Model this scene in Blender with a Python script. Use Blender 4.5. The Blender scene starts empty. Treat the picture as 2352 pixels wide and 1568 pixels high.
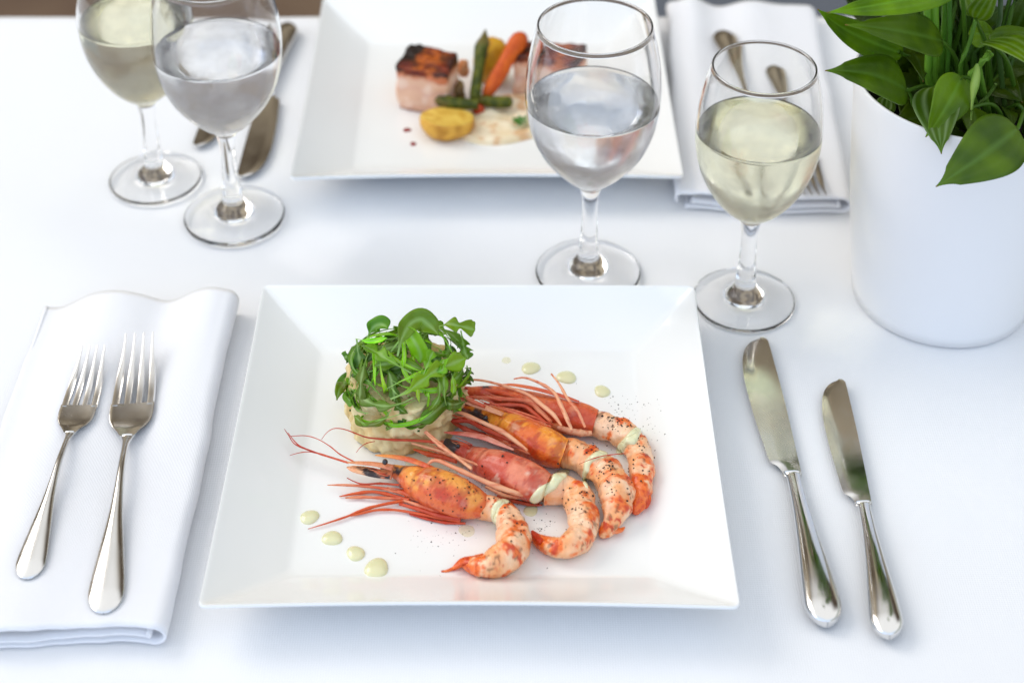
import bpy, math, random
from mathutils import Vector, noise, Matrix
from mathutils.bvhtree import BVHTree
import numpy as np

# ------------------------------------------------------------------ camera, light, exposure
sc = bpy.context.scene
F, Y0, TH, CH = 3906.1, 123.6, 0.5367, 0.6421      # fitted lens in pixels of a 2352 px wide picture
cam = bpy.data.cameras.new('camera'); camo = bpy.data.objects.new('camera', cam)
sc.collection.objects.link(camo); sc.camera = camo
camo.location = (0, 0, CH); camo.rotation_euler = (math.pi/2-TH, 0, 0)
cam.sensor_width = 36; cam.lens = F/2352*36
cam.shift_y = -(784-Y0)/2352
cam.clip_start = .02; cam.clip_end = 60
cam.dof.use_dof = True; cam.dof.focus_distance = 0.885; cam.dof.aperture_fstop = 6.0

w = bpy.data.worlds.new('World'); sc.world = w; w.use_nodes = True
nt = w.node_tree; nt.nodes.clear()
def wn(t, **k):
    n = nt.nodes.new(t)
    for a, b in k.items(): setattr(n, a, b)
    return n
def wl(a, b): nt.links.new(a, b)
tc = wn('ShaderNodeTexCoord'); sep = wn('ShaderNodeSeparateXYZ'); wl(tc.outputs['Generated'], sep.inputs[0])
def ramp(sock, lo, hi, a=0., b=1.):
    m = wn('ShaderNodeMapRange'); m.interpolation_type = 'SMOOTHSTEP'
    wl(sock, m.inputs[0]); m.inputs[1].default_value = lo; m.inputs[2].default_value = hi
    m.inputs[3].default_value = a; m.inputs[4].default_value = b
    return m.outputs[0]
def mul(a, b):
    m = wn('ShaderNodeMath', operation='MULTIPLY'); wl(a, m.inputs[0]); wl(b, m.inputs[1]); return m.outputs[0]
def mixc(f, a, b):
    m = wn('ShaderNodeMix', data_type='RGBA')
    wl(f, m.inputs[0])
    for s, v in ((m.inputs[6], a), (m.inputs[7], b)):
        if isinstance(v, tuple): s.default_value = (*v, 1)
        else: wl(v, s)
    return m.outputs[2]
nz = wn('ShaderNodeTexNoise'); wl(tc.outputs['Generated'], nz.inputs['Vector']); nz.inputs['Scale'].default_value = 3.2; nz.inputs['Detail'].default_value = 3
room = mixc(ramp(nz.outputs[0], .45, .62), (.075, .056, .038), (.36, .30, .21))
front = ramp(sep.outputs[1], -.55, .1, 1., 0.)
frontc = mixc(ramp(sep.outputs[2], .05, .6), (.92, 1.20, 1.78), (.74, .87, 1.04))
skyc = mixc(front, (.93, .935, .93), frontc)
back = mul(ramp(sep.outputs[1], .25, .5), ramp(sep.outputs[2], .70, .86, 1., 0.))
col = mixc(back, skyc, room)
right = mul(ramp(sep.outputs[0], .55, .8), ramp(sep.outputs[2], .35, .6, 1., 0.))
col = mixc(right, col, (.45, .48, .45))
col = mixc(ramp(sep.outputs[2], -.02, .02), (.12, .09, .06), col)
bg = wn('ShaderNodeBackground'); wl(col, bg.inputs[0]); bg.inputs[1].default_value = 1.0
wo = wn('ShaderNodeOutputWorld'); wl(bg.outputs[0], wo.inputs[0])

def area(name, loc, target, sx, sy, power, color):
    l = bpy.data.lights.new(name, 'AREA'); l.shape = 'RECTANGLE'; l.size = sx; l.size_y = sy
    l.energy = power; l.color = color
    o = bpy.data.objects.new(name, l); sc.collection.objects.link(o); o.location = loc
    o.rotation_euler = (Vector(target)-Vector(loc)).to_track_quat('-Z', 'Y').to_euler()
    return o
area('window_light', (-2.4, 2.1, 2.5), (0, .8, 0), 1.9, 1.6, 46, (1.0, .945, .875))
area('side_window_light', (-2.4, .2, 1.3), (0, .7, 0), 1.2, 1.0, 6, (1.0, .98, .97))

sc.view_settings.view_transform = 'Standard'; sc.view_settings.look = 'None'
sc.view_settings.exposure = 0.31; sc.view_settings.gamma = 1; sc.view_settings.use_curve_mapping = False
cy = sc.cycles
cy.use_denoising = True
try: cy.denoiser = 'OPENIMAGEDENOISE'
except Exception: pass
cy.max_bounces = 14; cy.transmission_bounces = 12; cy.glossy_bounces = 6; cy.diffuse_bounces = 4; cy.transparent_max_bounces = 12
cy.caustics_refractive = True; cy.caustics_reflective = False; cy.blur_glossy = 0.
cy.sample_clamp_indirect = 40

# ------------------------------------------------------------------ projection helpers
def depth(y, z): return y*math.cos(TH)-(z-CH)*math.sin(TH)
def P(px, py, z):
    a = (px-1176)/F; b = -(py-Y0)/F
    t = (z-CH)/(b*math.cos(TH)-math.sin(TH))
    return Vector((a*t, (b*math.sin(TH)+math.cos(TH))*t, z))
def ray(px, py):
    a = (px-1176)/F; b = -(py-Y0)/F
    return Vector((0, 0, CH)), Vector((a, b*math.sin(TH)+math.cos(TH), b*math.cos(TH)-math.sin(TH))).normalized()
def m_per_px(p): return depth(p[1], p[2])/F
def c1(x, y): return (612.5+x*.4686, 673.75+y*.4686)     # close-up readings of the photograph -> picture pixels
def c2(x, y): return (735+x*.2344, 704.4+y*.2344)
def c3(x, y): return (612.5+x*.2343, 949.4+y*.2343)
def c4(x, y): return (980+x*.3125, 857.5+y*.3125)
def c6(x, y): return (857.5+x*.1953, 49+y*.1953)
def c7(x, y): return (1837.5+x*.3126, y*.3126)
C = sc.collection.objects
def fbm(p, s=1., o=3):
    return noise.fractal(Vector(p)*s, 1.0, 2.0, o, noise_basis='PERLIN_ORIGINAL')
def lerp(a, b, t): return a+(b-a)*t
def clamp(x, a=0., b=1.): return max(a, min(b, x))
def sst(x, a, b): t = clamp((x-a)/(b-a)); return t*t*(3-2*t)
def mixv(a, b, t): t = clamp(t); return tuple(a[i]+(b[i]-a[i])*t for i in range(3))

# ------------------------------------------------------------------ materials
def mat(name, base=(.8, .8, .8), rough=.5, metal=0., coat=0., sss=0., ior=1.45, vc=False, trans=0., bump=None,
        nmix=None, spec=.5, sub_rad=(.01, .005, .003), coat_rough=.08, rnoise=None):
    m = bpy.data.materials.new(name); m.use_nodes = True
    n = m.node_tree; b = n.nodes['Principled BSDF']
    b.inputs['Base Color'].default_value = (*base, 1); b.inputs['Roughness'].default_value = rough
    b.inputs['Metallic'].default_value = metal; b.inputs['Coat Weight'].default_value = coat
    b.inputs['Coat Roughness'].default_value = coat_rough
    b.inputs['IOR'].default_value = ior; b.inputs['Transmission Weight'].default_value = trans
    b.inputs['Specular IOR Level'].default_value = spec
    if sss:
        b.inputs['Subsurface Weight'].default_value = sss; b.inputs['Subsurface Radius'].default_value = sub_rad
        b.inputs['Subsurface Scale'].default_value = 1.
    tcn = n.nodes.new('ShaderNodeTexCoord')
    src = None
    if vc:
        a = n.nodes.new('ShaderNodeAttribute'); a.attribute_name = 'Col'; src = a.outputs['Color']
    if nmix:                                          # (scale, colour, low, high)
        t = n.nodes.new('ShaderNodeTexNoise'); t.inputs['Scale'].default_value = nmix[0]; t.inputs['Detail'].default_value = 5
        n.links.new(tcn.outputs['Object'], t.inputs['Vector'])
        r = n.nodes.new('ShaderNodeMapRange'); r.inputs[1].default_value = nmix[2]; r.inputs[2].default_value = nmix[3]
        n.links.new(t.outputs[0], r.inputs[0])
        x = n.nodes.new('ShaderNodeMix'); x.data_type = 'RGBA'; n.links.new(r.outputs[0], x.inputs[0])
        x.inputs[6].default_value = (*base, 1); x.inputs[7].default_value = (*nmix[1], 1)
        if src: n.links.new(src, x.inputs[6])
        src = x.outputs[2]
    if src: n.links.new(src, b.inputs['Base Color'])
    if rnoise:                                        # (scale, low rough, high rough)
        t = n.nodes.new('ShaderNodeTexNoise'); t.inputs['Scale'].default_value = rnoise[0]; t.inputs['Detail'].default_value = 4
        n.links.new(tcn.outputs['Object'], t.inputs['Vector'])
        r = n.nodes.new('ShaderNodeMapRange'); r.inputs[1].default_value = .35; r.inputs[2].default_value = .7
        r.inputs[3].default_value = rnoise[1]; r.inputs[4].default_value = rnoise[2]
        n.links.new(t.outputs[0], r.inputs[0]); n.links.new(r.outputs[0], b.inputs['Roughness'])
    if bump:                                          # (scale, distance)
        t = n.nodes.new('ShaderNodeTexNoise'); t.inputs['Scale'].default_value = bump[0]; t.inputs['Detail'].default_value = 4
        n.links.new(tcn.outputs['Object'], t.inputs['Vector'])
        k = n.nodes.new('ShaderNodeBump'); k.inputs['Distance'].default_value = bump[1]; k.inputs['Strength'].default_value = 1
        n.links.new(t.outputs[0], k.inputs['Height']); n.links.new(k.outputs[0], b.inputs['Normal'])
    return m
def weave(name, base, scale=1600, dist=.00012):
    m = mat(name, base, .85, spec=.2); n = m.node_tree; b = n.nodes['Principled BSDF']
    b.inputs['Sheen Weight'].default_value = .15
    tcn = n.nodes['Texture Coordinate'] if 'Texture Coordinate' in n.nodes else n.nodes.new('ShaderNodeTexCoord')
    hs = []
    for d in ('X', 'Y'):
        wv = n.nodes.new('ShaderNodeTexWave'); wv.bands_direction = d; wv.inputs['Scale'].default_value = scale/6.28
        wv.inputs['Distortion'].default_value = 1.2; n.links.new(tcn.outputs['Object'], wv.inputs['Vector']); hs.append(wv.outputs[0])
    a = n.nodes.new('ShaderNodeMath'); a.operation = 'ADD'; n.links.new(hs[0], a.inputs[0]); n.links.new(hs[1], a.inputs[1])
    t = n.nodes.new('ShaderNodeTexNoise'); t.inputs['Scale'].default_value = 45; t.inputs['Detail'].default_value = 6
    n.links.new(tcn.outputs['Object'], t.inputs['Vector'])
    s = n.nodes.new('ShaderNodeMath'); s.operation = 'MULTIPLY_ADD'; n.links.new(t.outputs[0], s.inputs[0]); s.inputs[1].default_value = 6
    n.links.new(a.outputs[0], s.inputs[2])
    k = n.nodes.new('ShaderNodeBump'); k.inputs['Distance'].default_value = dist; k.inputs['Strength'].default_value = .8
    n.links.new(s.outputs[0], k.inputs['Height']); n.links.new(k.outputs[0], b.inputs['Normal'])
    return m
M = {}
M['cloth'] = weave('cloth', (.80, .80, .81), 1600, .00006)
M['napkin'] = weave('napkin', (.84, .835, .85), 2600, .00011)
M['porcelain'] = mat('porcelain', (.85, .85, .83), .22, coat=.6, coat_rough=.06, spec=.45)
M['pot'] = mat('pot', (.80, .785, .765), .38, spec=.45)
M['steel'] = mat('steel', (.74, .735, .73), .09, metal=1, rnoise=(60, .07, .17))
M['steel_satin'] = mat('steel_satin', (.74, .735, .73), .18, metal=1, rnoise=(40, .14, .27))
M['glass'] = mat('glass', (1, 1, 1), 0., ior=1.47, trans=1.)
M['bowl_glass'] = mat('bowl_glass', (1, 1, 1), 0., ior=1.47, trans=1.)
_n = M['bowl_glass'].node_tree; _b = _n.nodes['Principled BSDF']      # chilled drink: condensation on the lower bowl
_tc = _n.nodes.new('ShaderNodeTexCoord'); _s = _n.nodes.new('ShaderNodeSeparateXYZ'); _n.links.new(_tc.outputs['Object'], _s.inputs[0])
_m = _n.nodes.new('ShaderNodeMapRange'); _m.inputs[1].default_value = .128; _m.inputs[2].default_value = .112; _n.links.new(_s.outputs[2], _m.inputs[0])
_t = _n.nodes.new('ShaderNodeTexNoise'); _t.inputs['Scale'].default_value = 70; _t.inputs['Detail'].default_value = 6; _n.links.new(_tc.outputs['Object'], _t.inputs['Vector'])
_r = _n.nodes.new('ShaderNodeMapRange'); _r.inputs[1].default_value = .36; _r.inputs[2].default_value = .62; _r.inputs[3].default_value = .03; _r.inputs[4].default_value = .24; _n.links.new(_t.outputs[0], _r.inputs[0])
_k = _n.nodes.new('ShaderNodeMath'); _k.operation = 'MULTIPLY'; _n.links.new(_m.outputs[0], _k.inputs[0]); _n.links.new(_r.outputs[0], _k.inputs[1]); _n.links.new(_k.outputs[0], _b.inputs['Roughness'])
_o = _n.nodes['Material Output']; _x = _n.nodes.new('ShaderNodeMixShader'); _tl = _n.nodes.new('ShaderNodeBsdfTranslucent'); _df = _n.nodes.new('ShaderNodeBsdfDiffuse'); _y = _n.nodes.new('ShaderNodeMixShader')
_tl.inputs[0].default_value = (.93, .95, .97, 1); _df.inputs[0].default_value = (.93, .95, .97, 1); _n.links.new(_tl.outputs[0], _y.inputs[1]); _n.links.new(_df.outputs[0], _y.inputs[2])
_f = _n.nodes.new('ShaderNodeMath'); _f.operation = 'MULTIPLY'; _f.inputs[1].default_value = .4; _n.links.new(_k.outputs[0], _f.inputs[0]); _n.links.new(_f.outputs[0], _x.inputs[0])
_n.links.new(_b.outputs[0], _x.inputs[1]); _n.links.new(_y.outputs[0], _x.inputs[2]); _n.links.new(_x.outputs[0], _o.inputs[0])
M['water'] = mat('water', (1, 1, 1), .0, ior=1.33, trans=1.)
M['wine'] = mat('wine', (.995, .968, .72), .0, ior=1.34, trans=1.)
M['food'] = mat('food', rough=.45, vc=True, spec=.3, coat=.05, sss=.05, bump=(900, .0003), coat_rough=.2)
M['shell'] = mat('shell', rough=.34, vc=True, coat=.4, spec=.35, sss=.02, bump=(260, .0016), coat_rough=.07)
M['flesh'] = mat('flesh', rough=.4, vc=True, coat=.4, spec=.4, sss=.08, bump=(300, .0012), coat_rough=.14, sub_rad=(.006, .003, .002))
M['limb'] = mat('limb', rough=.38, vc=True, spec=.35, coat=.15, bump=(1200, .0002), coat_rough=.15)
M['glaze'] = mat('glaze', rough=.42, vc=True, coat=.15, spec=.3, bump=(400, .0006), coat_rough=.15)
M['sauce'] = mat('sauce', (.72, .69, .42), .22, coat=.6, sss=.15, coat_rough=.08)
M['pepper'] = mat('pepper', (.035, .022, .015), .7)
M['oil'] = mat('oil', (.86, .80, .46), .08, spec=.5)
M['oil'].node_tree.nodes['Principled BSDF'].inputs['Alpha'].default_value = .32
M['jus'] = mat('jus', (.25, .01, .01), .12, coat=.5)
M['leaf'] = mat('leaf', rough=.36, vc=True, coat=.06, spec=.35, bump=(260, .0004))
M['salad'] = mat('salad', rough=.34, vc=True, coat=.12, spec=.4, bump=(500, .0004), coat_rough=.2)
for k in ('leaf', 'salad'):                           # thin leaves let some light through
    m = M[k]; n = m.node_tree; b = n.nodes['Principled BSDF']; out = n.nodes['Material Output']
    tr = n.nodes.new('ShaderNodeBsdfTranslucent'); a = n.nodes.new('ShaderNodeMix'); a.data_type = 'RGBA'; a.blend_type = 'MULTIPLY'
    a.inputs[0].default_value = 1; a.inputs[7].default_value = (1.6, 1.9, .5, 1)
    at = [x for x in n.nodes if x.bl_idname == 'ShaderNodeAttribute'][0]
    n.links.new(at.outputs['Color'], a.inputs[6]); n.links.new(a.outputs[2], tr.inputs[0])
    mx = n.nodes.new('ShaderNodeMixShader'); mx.inputs[0].default_value = .3
    n.links.new(b.outputs[0], mx.inputs[1]); n.links.new(tr.outputs[0], mx.inputs[2]); n.links.new(mx.outputs[0], out.inputs[0])
M['soil'] = mat('soil', (.02, .014, .01), .9, bump=(150, .004))
M['floor'] = mat('floor', (.16, .105, .065), .45, nmix=(3, (.10, .06, .04), .4, .65))
M['grey'] = mat('grey', (.10, .11, .13), .8, bump=(300, .001))
M['wood'] = mat('wood', (.22, .14, .08), .5)
M['eye'] = mat('eye', (.012, .012, .015), .15, coat=.6)

# ------------------------------------------------------------------ mesh helpers
def link(name, me, m, parent=None):
    o = bpy.data.objects.new(name, me); C.link(o)
    if m: me.materials.append(m)
    if parent: o.parent = parent
    return o
def mesh(name, V, Fc, m, parent=None, cols=None, smooth=True, sub=0, sharp=None):
    me = bpy.data.meshes.new(name); me.from_pydata([tuple(v) for v in V], [], Fc); me.update()
    if cols is not None:
        a = me.color_attributes.new('Col', 'FLOAT_COLOR', 'POINT')
        a.data.foreach_set('color', np.array([(c[0], c[1], c[2], 1.) for c in cols], dtype=np.float32).ravel())
    if smooth: me.polygons.foreach_set('use_smooth', [True]*len(me.polygons))
    if sharp: me.set_sharp_from_angle(angle=math.radians(sharp))
    o = link(name, me, m, parent)
    if sub:
        s = o.modifiers.new('sub', 'SUBSURF'); s.levels = sub; s.render_levels = sub
    return o
def empty(name, loc=(0, 0, 0), rz=0.):
    o = bpy.data.objects.new(name, None); C.link(o); o.location = loc; o.rotation_euler = (0, 0, rz); o.empty_display_size = .01
    return o
def tag(o, label, cat, group=None, kind=None):
    o['label'] = label; o['category'] = cat
    if group: o['group'] = group
    if kind: o['kind'] = kind
    return o
def local(o, V):                                      # world points -> points local to an unrotated empty
    l = Vector(o.location); return [Vector(v)-l for v in V]
def grid_faces(nu, nv, cu=False, cv=False, off=0):
    fs = []
    for i in range(nu if cu else nu-1):
        for j in range(nv if cv else nv-1):
            a = i*nv+j; b = ((i+1) % nu)*nv+j; c = ((i+1) % nu)*nv+(j+1) % nv; d = i*nv+(j+1) % nv
            fs.append((a+off, b+off, c+off, d+off))
    return fs
def resample(pts, n):                                 # pts: list of tuples, catmull-rom to n samples
    pts = [np.array(p, float) for p in pts]
    if len(pts) == 2: return [pts[0]*(1-t)+pts[1]*t for t in np.linspace(0, 1, n)]
    Q = [2*pts[0]-pts[1]]+pts+[2*pts[-1]-pts[-2]]; seg = len(pts)-1
    L = [max(1e-9, np.linalg.norm((pts[i+1]-pts[i])[:3])) for i in range(seg)]; cum = np.cumsum([0]+L)
    out = []
    for s in np.linspace(0, cum[-1], n):
        i = min(seg-1, int(np.searchsorted(cum, s, 'right')-1)); t = (s-cum[i])/L[i]
        a, b, c, d = Q[i:i+4]
        out.append(.5*((2*b)+(-a+c)*t+(2*a-5*b+4*c-d)*t*t+(-a+3*b-3*c+d)*t**3))
    return out
def frames(pts, up=Vector((0, 0, 1))):
    n = len(pts); fr = []
    for i in range(n):
        t = (pts[min(n-1, i+1)]-pts[max(0, i-1)]).normalized()
        s = t.cross(up)
        if s.length < .15: s = t.cross(Vector((0, 1, .1)))
        s.normalize(); u = s.cross(t).normalized(); fr.append((t, s, u))
    return fr
def tube(pts, radii, ns=12, colf=None, flat=1., dispf=None, cap=True, width=1.):
    """returns V, F, cols ; angle 0 = side, pi/2 = up"""
    pts = [Vector(p[:3]) for p in pts]; fr = frames(pts); V = []; cols = []; n = len(pts)
    for i, (p, r, (t, s, u)) in enumerate(zip(pts, radii, fr)):
        for j in range(ns):
            a = 2*math.pi*j/ns
            rr = r*(dispf(i/(n-1), a) if dispf else 1.)
            V.append(p+s*math.cos(a)*rr*width+u*math.sin(a)*rr*flat)
            if colf: cols.append(colf(i/(n-1), a, V[-1]))
    Fc = grid_faces(n, ns, cv=True)
    if cap:
        for k, base in ((0, 0), (n-1, (n-1)*ns)):
            V.append(pts[k]); c = len(V)-1
            if colf: cols.append(colf(k/(n-1), math.pi/2, V[-1]))
            for j in range(ns):
                a, b = base+j, base+(j+1) % ns
                Fc.append((c, a, b) if k else (c, b, a))
    return V, Fc, cols
class MB:
    def __init__(s): s.V = []; s.F = []; s.c = []
    def add(s, V, Fc, cols=None, col=None):
        o = len(s.V); s.V += [Vector(v) for v in V]; s.F += [tuple(i+o for i in f) for f in Fc]
        s.c += list(cols) if cols else [col or (.5, .5, .5)]*len(V)
    def build(s, name, m, parent=None, **k):
        V = local(parent, s.V) if parent is not None else s.V
        return mesh(name, V, s.F, m, parent, cols=s.c, **k)
def lathe(prof, n=64):
    V = []
    for r, z in prof:
        for j in range(n):
            a = 2*math.pi*j/n; V.append((r*math.cos(a), r*math.sin(a), z))
    return V, [(d, c, b, a) for a, b, c, d in grid_faces(len(prof), n, cv=True)]
def box(a, b):
    V = [(x, y, z) for x in (a[0], b[0]) for y in (a[1], b[1]) for z in (a[2], b[2])]
    return V, [(0, 1, 3, 2), (4, 6, 7, 5), (0, 4, 5, 1), (2, 3, 7, 6), (0, 2, 6, 4), (1, 5, 7, 3)]
def smooth_prof(pts, n):
    return [tuple(p) for p in resample([(a, b, 0) for a, b in pts], n)]

# ------------------------------------------------------------------ setting
o = mesh('floor', [(-8, -6, -.75), (8, -6, -.75), (8, 12, -.75), (-8, 12, -.75)], [(0, 1, 2, 3)], M['floor']); o['kind'] = 'structure'
# table under the cloth
t = tag(empty('dining_table', (0, 0.35, -.75)), 'dining table hidden under the white tablecloth, below both plates', 'table')
mesh('tabletop', *box((-.78, -.68, .718), (.78, .77, .744)), M['wood'], t, smooth=False)
for sx in (-.7, .7):
    for sy in (-.6, .7):
        mesh('leg', *box((sx-.03, sy-.03, 0), (sx+.03, sy+.03, .716)), M['wood'], t, smooth=False)
# tablecloth : top sheet with hanging sides
def cloth():
    x0, x1, y0, y1 = -.80, .80, -.34, 1.136
    us = [-.30, -.2, -.1, -.04, -.012, -.003]+[0.]  # drop
    def coord(lo, hi, n):
        L = []
        for d in (.34, .22, .1, .03, .008): L.append((lo, d))
        for k in range(n): L.append((lo+(hi-lo)*k/(n-1), 0))
        for d in (.008, .03, .1, .22, .34): L.append((hi, d))
        return L
    X = coord(x0, x1, 170); Y = coord(y0, y1, 160); V = []
    for i, (x, dx) in enumerate(X):
        for j, (y, dy) in enumerate(Y):
            sx = -1 if i < 8 else 1; sy = -1 if j < 8 else 1
            px = x+sx*(min(dx, .008)*.6+dx*.10*(1+.5*math.sin(y*28))); py = y+sy*(min(dy, .008)*.6+dy*.08*(1+.5*math.sin(x*26)))
            drop = max(dx, dy)
            z = -drop+(-.0015 if drop else 0)
            if drop == 0:
                z = .0012*fbm((x*3, y*3, .3), 1.4, 2)+.0007*fbm((x*9, y*5, 2.), 1.3, 3)
                z += .0007*math.exp(-((x+.036)/.0022)**2)+.0006*math.exp(-((y-.86)/.003)**2)
                z -= .0012
            V.append((px, py, z))
    o = mesh('tablecloth', V, [tuple(reversed(f)) for f in grid_faces(len(X), len(Y))], M['cloth'])
    tag(o, 'white woven cotton tablecloth covering the whole table', 'tablecloth')
cloth()
# hem stitching along the near fold of the cloth
# bench behind the table
b = tag(empty('grey_bench', (.62, 1.75, -.75)), 'dark grey padded seat beyond the far table edge, behind the folded napkin', 'bench')
V, Fc = box((-.62, -.4, .30), (.8, .3, .46)); s = mesh('seat_cushion', V, Fc, M['grey'], b)
bm = s.modifiers.new('bev', 'BEVEL'); bm.width = .03; bm.segments = 4
for sx in (-.56, .74):
    for sy in (-.34, .24): mesh('leg', *box((sx-.025, sy-.025, 0), (sx+.025, sy+.025, .3)), M['wood'], b, smooth=False)

# ------------------------------------------------------------------ plates
def rrect(w, d, r, z, n=14, k=7, bow=0., zb=0.):
    pts = []
    cs = [(w/2-r, d/2-r, 0), (-w/2+r, d/2-r, 90), (-w/2+r, -d/2+r, 180), (w/2-r, -d/2+r, 270)]
    for q in range(4):
        cx, cyy, a0 = cs[q]
        for i in range(k):
            a = math.radians(a0+90*i/(k-1)); pts.append([cx+r*math.cos(a), cyy+r*math.sin(a), z])
        nx, ny, a1 = cs[(q+1) % 4]; e = math.radians(a1)
        sx, sy = pts[-1][0], pts[-1][1]; ex, ey = nx+r*math.cos(e), ny+r*math.sin(e)
        for i in range(1, n):
            t = i/n; pts.append([lerp(sx, ex, t), lerp(sy, ey, t), z])
    for p in pts:
        u = clamp(abs(p[0])/(w/2)); v = clamp(abs(p[1])/(d/2))
        if abs(p[1]) > d/2*.96 and bow:
            p[1] -= math.copysign(bow*(1-u**2.2), p[1]); p[2] += zb*(1-u*u)
        elif abs(p[0]) > w/2*.96 and bow:
            p[0] -= math.copysign(bow*.6*(1-v**2.2), p[0]); p[2] += zb*.6*(1-v*v)
    return pts
def make_plate():
    W, D, zr = .2502, .2358, .0228; w2, d2 = .1786, .1668; bo, zb = .0012, .0014
    loops = [rrect(.150, .138, .008, .0022), rrect(.152, .140, .008, .0), rrect(.158, .146, .008, .0), rrect(.160, .148, .008, .0018),
             rrect(w2+.004, d2+.004, .006, .0022, bow=bo*.3), rrect(W-.012, D-.012, .0045, zr-.0052, bow=bo, zb=zb),
             rrect(W-.0022, D-.0022, .0038, zr-.0022, bow=bo, zb=zb), rrect(W-.0002, D-.0002, .0036, zr-.0010, bow=bo, zb=zb),
             rrect(W, D, .0036, zr-.0002, bow=bo, zb=zb), rrect(W-.0008, D-.0008, .0034, zr+.0005, bow=bo, zb=zb),
             rrect(W-.0024, D-.0024, .0032, zr+.0004, bow=bo, zb=zb), rrect(W-.005, D-.005, .003, zr-.0006, bow=bo, zb=zb)]
    for k in range(1, 7):
        t = k/7; loops.append(rrect(lerp(W-.005, w2+.003, t), lerp(D-.005, d2+.003, t), lerp(.003, .005, t), lerp(zr-.0006, .0058, t)-.0010*math.sin(math.pi*t), bow=bo*(1-t), zb=zb*(1-t)))
    loops += [rrect(w2+.003, d2+.003, .005, .0056), rrect(w2-.001, d2-.001, .0055, .0047), rrect(w2-.006, d2-.006, .006, .0042),
              rrect(w2-.02, d2-.02, .008, .0040), rrect(w2*.5, d2*.5, .008, .0039), rrect(.004, .004, .0015, .0039)]
    n = len(loops[0]); V = [p for l in loops for p in l]
    Fc = [tuple(f) for f in grid_faces(len(loops), n, cv=True)]
    Fc.append(tuple(reversed(range(n)))); Fc.append(tuple(range((len(loops)-1)*n, len(loops)*n)))
    return mesh('rectangular_plate', V, Fc, M['porcelain'], sharp=60)
p1 = make_plate(); p1.location = (-.0196, .6604, 0); p1.rotation_euler[2] = -.002
tag(p1, 'white porcelain plate in front, holding prawns and rocket salad', 'plate', 'white rectangular plates')
p2 = p1.copy(); C.link(p2); p2.location = (-.0167, 1.0048, 0); p2.rotation_euler[2] = math.pi+.007
tag(p2, 'white porcelain plate at the back, holding pork belly and vegetables', 'plate', 'white rectangular plates')
ZP = .0040

# ------------------------------------------------------------------ glasses
def make_glass(kind, liquid, lvl, mliq, lname):
    root = empty(kind)
    if kind == 'water_glass':
        outer = [(.0062, .064), (.0078, .0668), (.0122, .0703), (.0170, .075), (.0228, .0815), (.0298, .0915), (.0346, .1025), (.0374, .1145), (.0387, .128), (.0381, .143), (.0360, .157), (.0336, .168), (.0322, .1735)]
        inner_bot = .0735; rb = .0318; tz = .0150
    else:
        outer = [(.0060, .059), (.0074, .0615), (.0116, .0650), (.0160, .069), (.0212, .0752), (.0270, .0845), (.0314, .095), (.0342, .1065), (.0353, .1185), (.0346, .133), (.0326, .147), (.0300, .1575), (.0286, .1620)]
        inner_bot = .0682; rb = .0302; tz = .0130
    op = smooth_prof(outer, 44); th = .0011
    # inner profile, offset inward
    ip = []
    for i, (r, z, _) in enumerate(op):
        a = op[max(0, i-1)]; b = op[min(len(op)-1, i+1)]; dr, dz = b[0]-a[0], b[1]-a[1]; L = math.hypot(dr, dz)
        nr, nzz = dz/L, -dr/L; tt = th*(1+.9*clamp(1-(z-.062)/.03))
        ip.append((r-nr*tt, z-nzz*tt))
    ip = [q for q in ip if q[1] > inner_bot+.0012 and q[0] > .004]
    H = outer[-1][1]; R = outer[-1][0]
    rim = [(R-.00055+.00062*math.cos(a), H+.0006*math.sin(a)) for a in (0., .6, 1.2, 1.8, 2.4, 3.1)]
    prof = [(r, z) for r, z, _ in op]+rim+ip[::-1]
    rl, zl = prof[-1]
    for k in range(1, 6): t = k/6; prof.append((rl*(1-t), lerp(zl, inner_bot, math.sin(t*math.pi/2))))
    prof.append((.00005, inner_bot))
    V, Fc = lathe(prof, 72); mesh('bowl', V, Fc, M['bowl_glass'], root)
    st = smooth_prof([(.0064, tz), (.0059, tz+.004), (.0053, tz+.012), (.0048, tz+.022), (.0046, tz+.032), (.0049, outer[0][1]-.008), (.0062 if kind == 'water_glass' else .0060, outer[0][1])], 22)
    V, Fc = lathe([(r, z) for r, z, _ in st], 48); mesh('stem', V, Fc, M['glass'], root)
    top = [(.0064, tz), (.0066, tz-.0004), (.0070, tz-.0010), (.0090, tz-.0030), (.0108, tz-.0054), (.0118, tz-.0078), (.0140, tz-.0094), (.0180, tz-.0104), (.0235, tz-.0110)]
    e = tz-.0110
    top = smooth_prof(top, 30)
    fp = [(r, z) for r, z, _ in top]+[(rb-.003, e-.0004), (rb-.001, e-.0006), (rb-.0002, e-.0012), (rb, e-.0018 if e > .003 else .0012), (rb-.0003, .0006), (rb-.0014, .0001), (rb-.004, .0001),
         (rb-.008, .0005), (rb*.5, .0016), (rb*.25, .0022), (.00005, .0024)]
    fp = [(r, max(z, .0001)) for r, z in fp]
    V, Fc = lathe(fp, 72); mesh('foot', V, [tuple(reversed(f)) for f in Fc], M['glass'], root)
    # liquid, reaching a hair into the glass wall
    lp = [(r+.00025, z-.0002) for r, z in ip if z < lvl]
    lq = [(.00005, inner_bot-.0003)]
    for k in range(5, 0, -1): t = k/6; lq.append(((rl+.0002)*(1-t), lerp(zl, inner_bot, math.sin(t*math.pi/2))-.0003))
    rr = lp[-1][0]
    lq += lp+[(rr+.0001, lvl+.0002), (rr-.0006, lvl+.0001), (rr-.0016, lvl-.0004), (rr-.004, lvl-.0006), (rr*.4, lvl-.0006), (.00005, lvl-.0006)]
    V, Fc = lathe(lq, 72); mesh(lname, V, Fc, mliq, root)
    return root
def copy_tree(o, parent=None):
    c = o.copy(); C.link(c); c.parent = parent
    for ch in list(o.children): copy_tree(ch, c)
    return c
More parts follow.
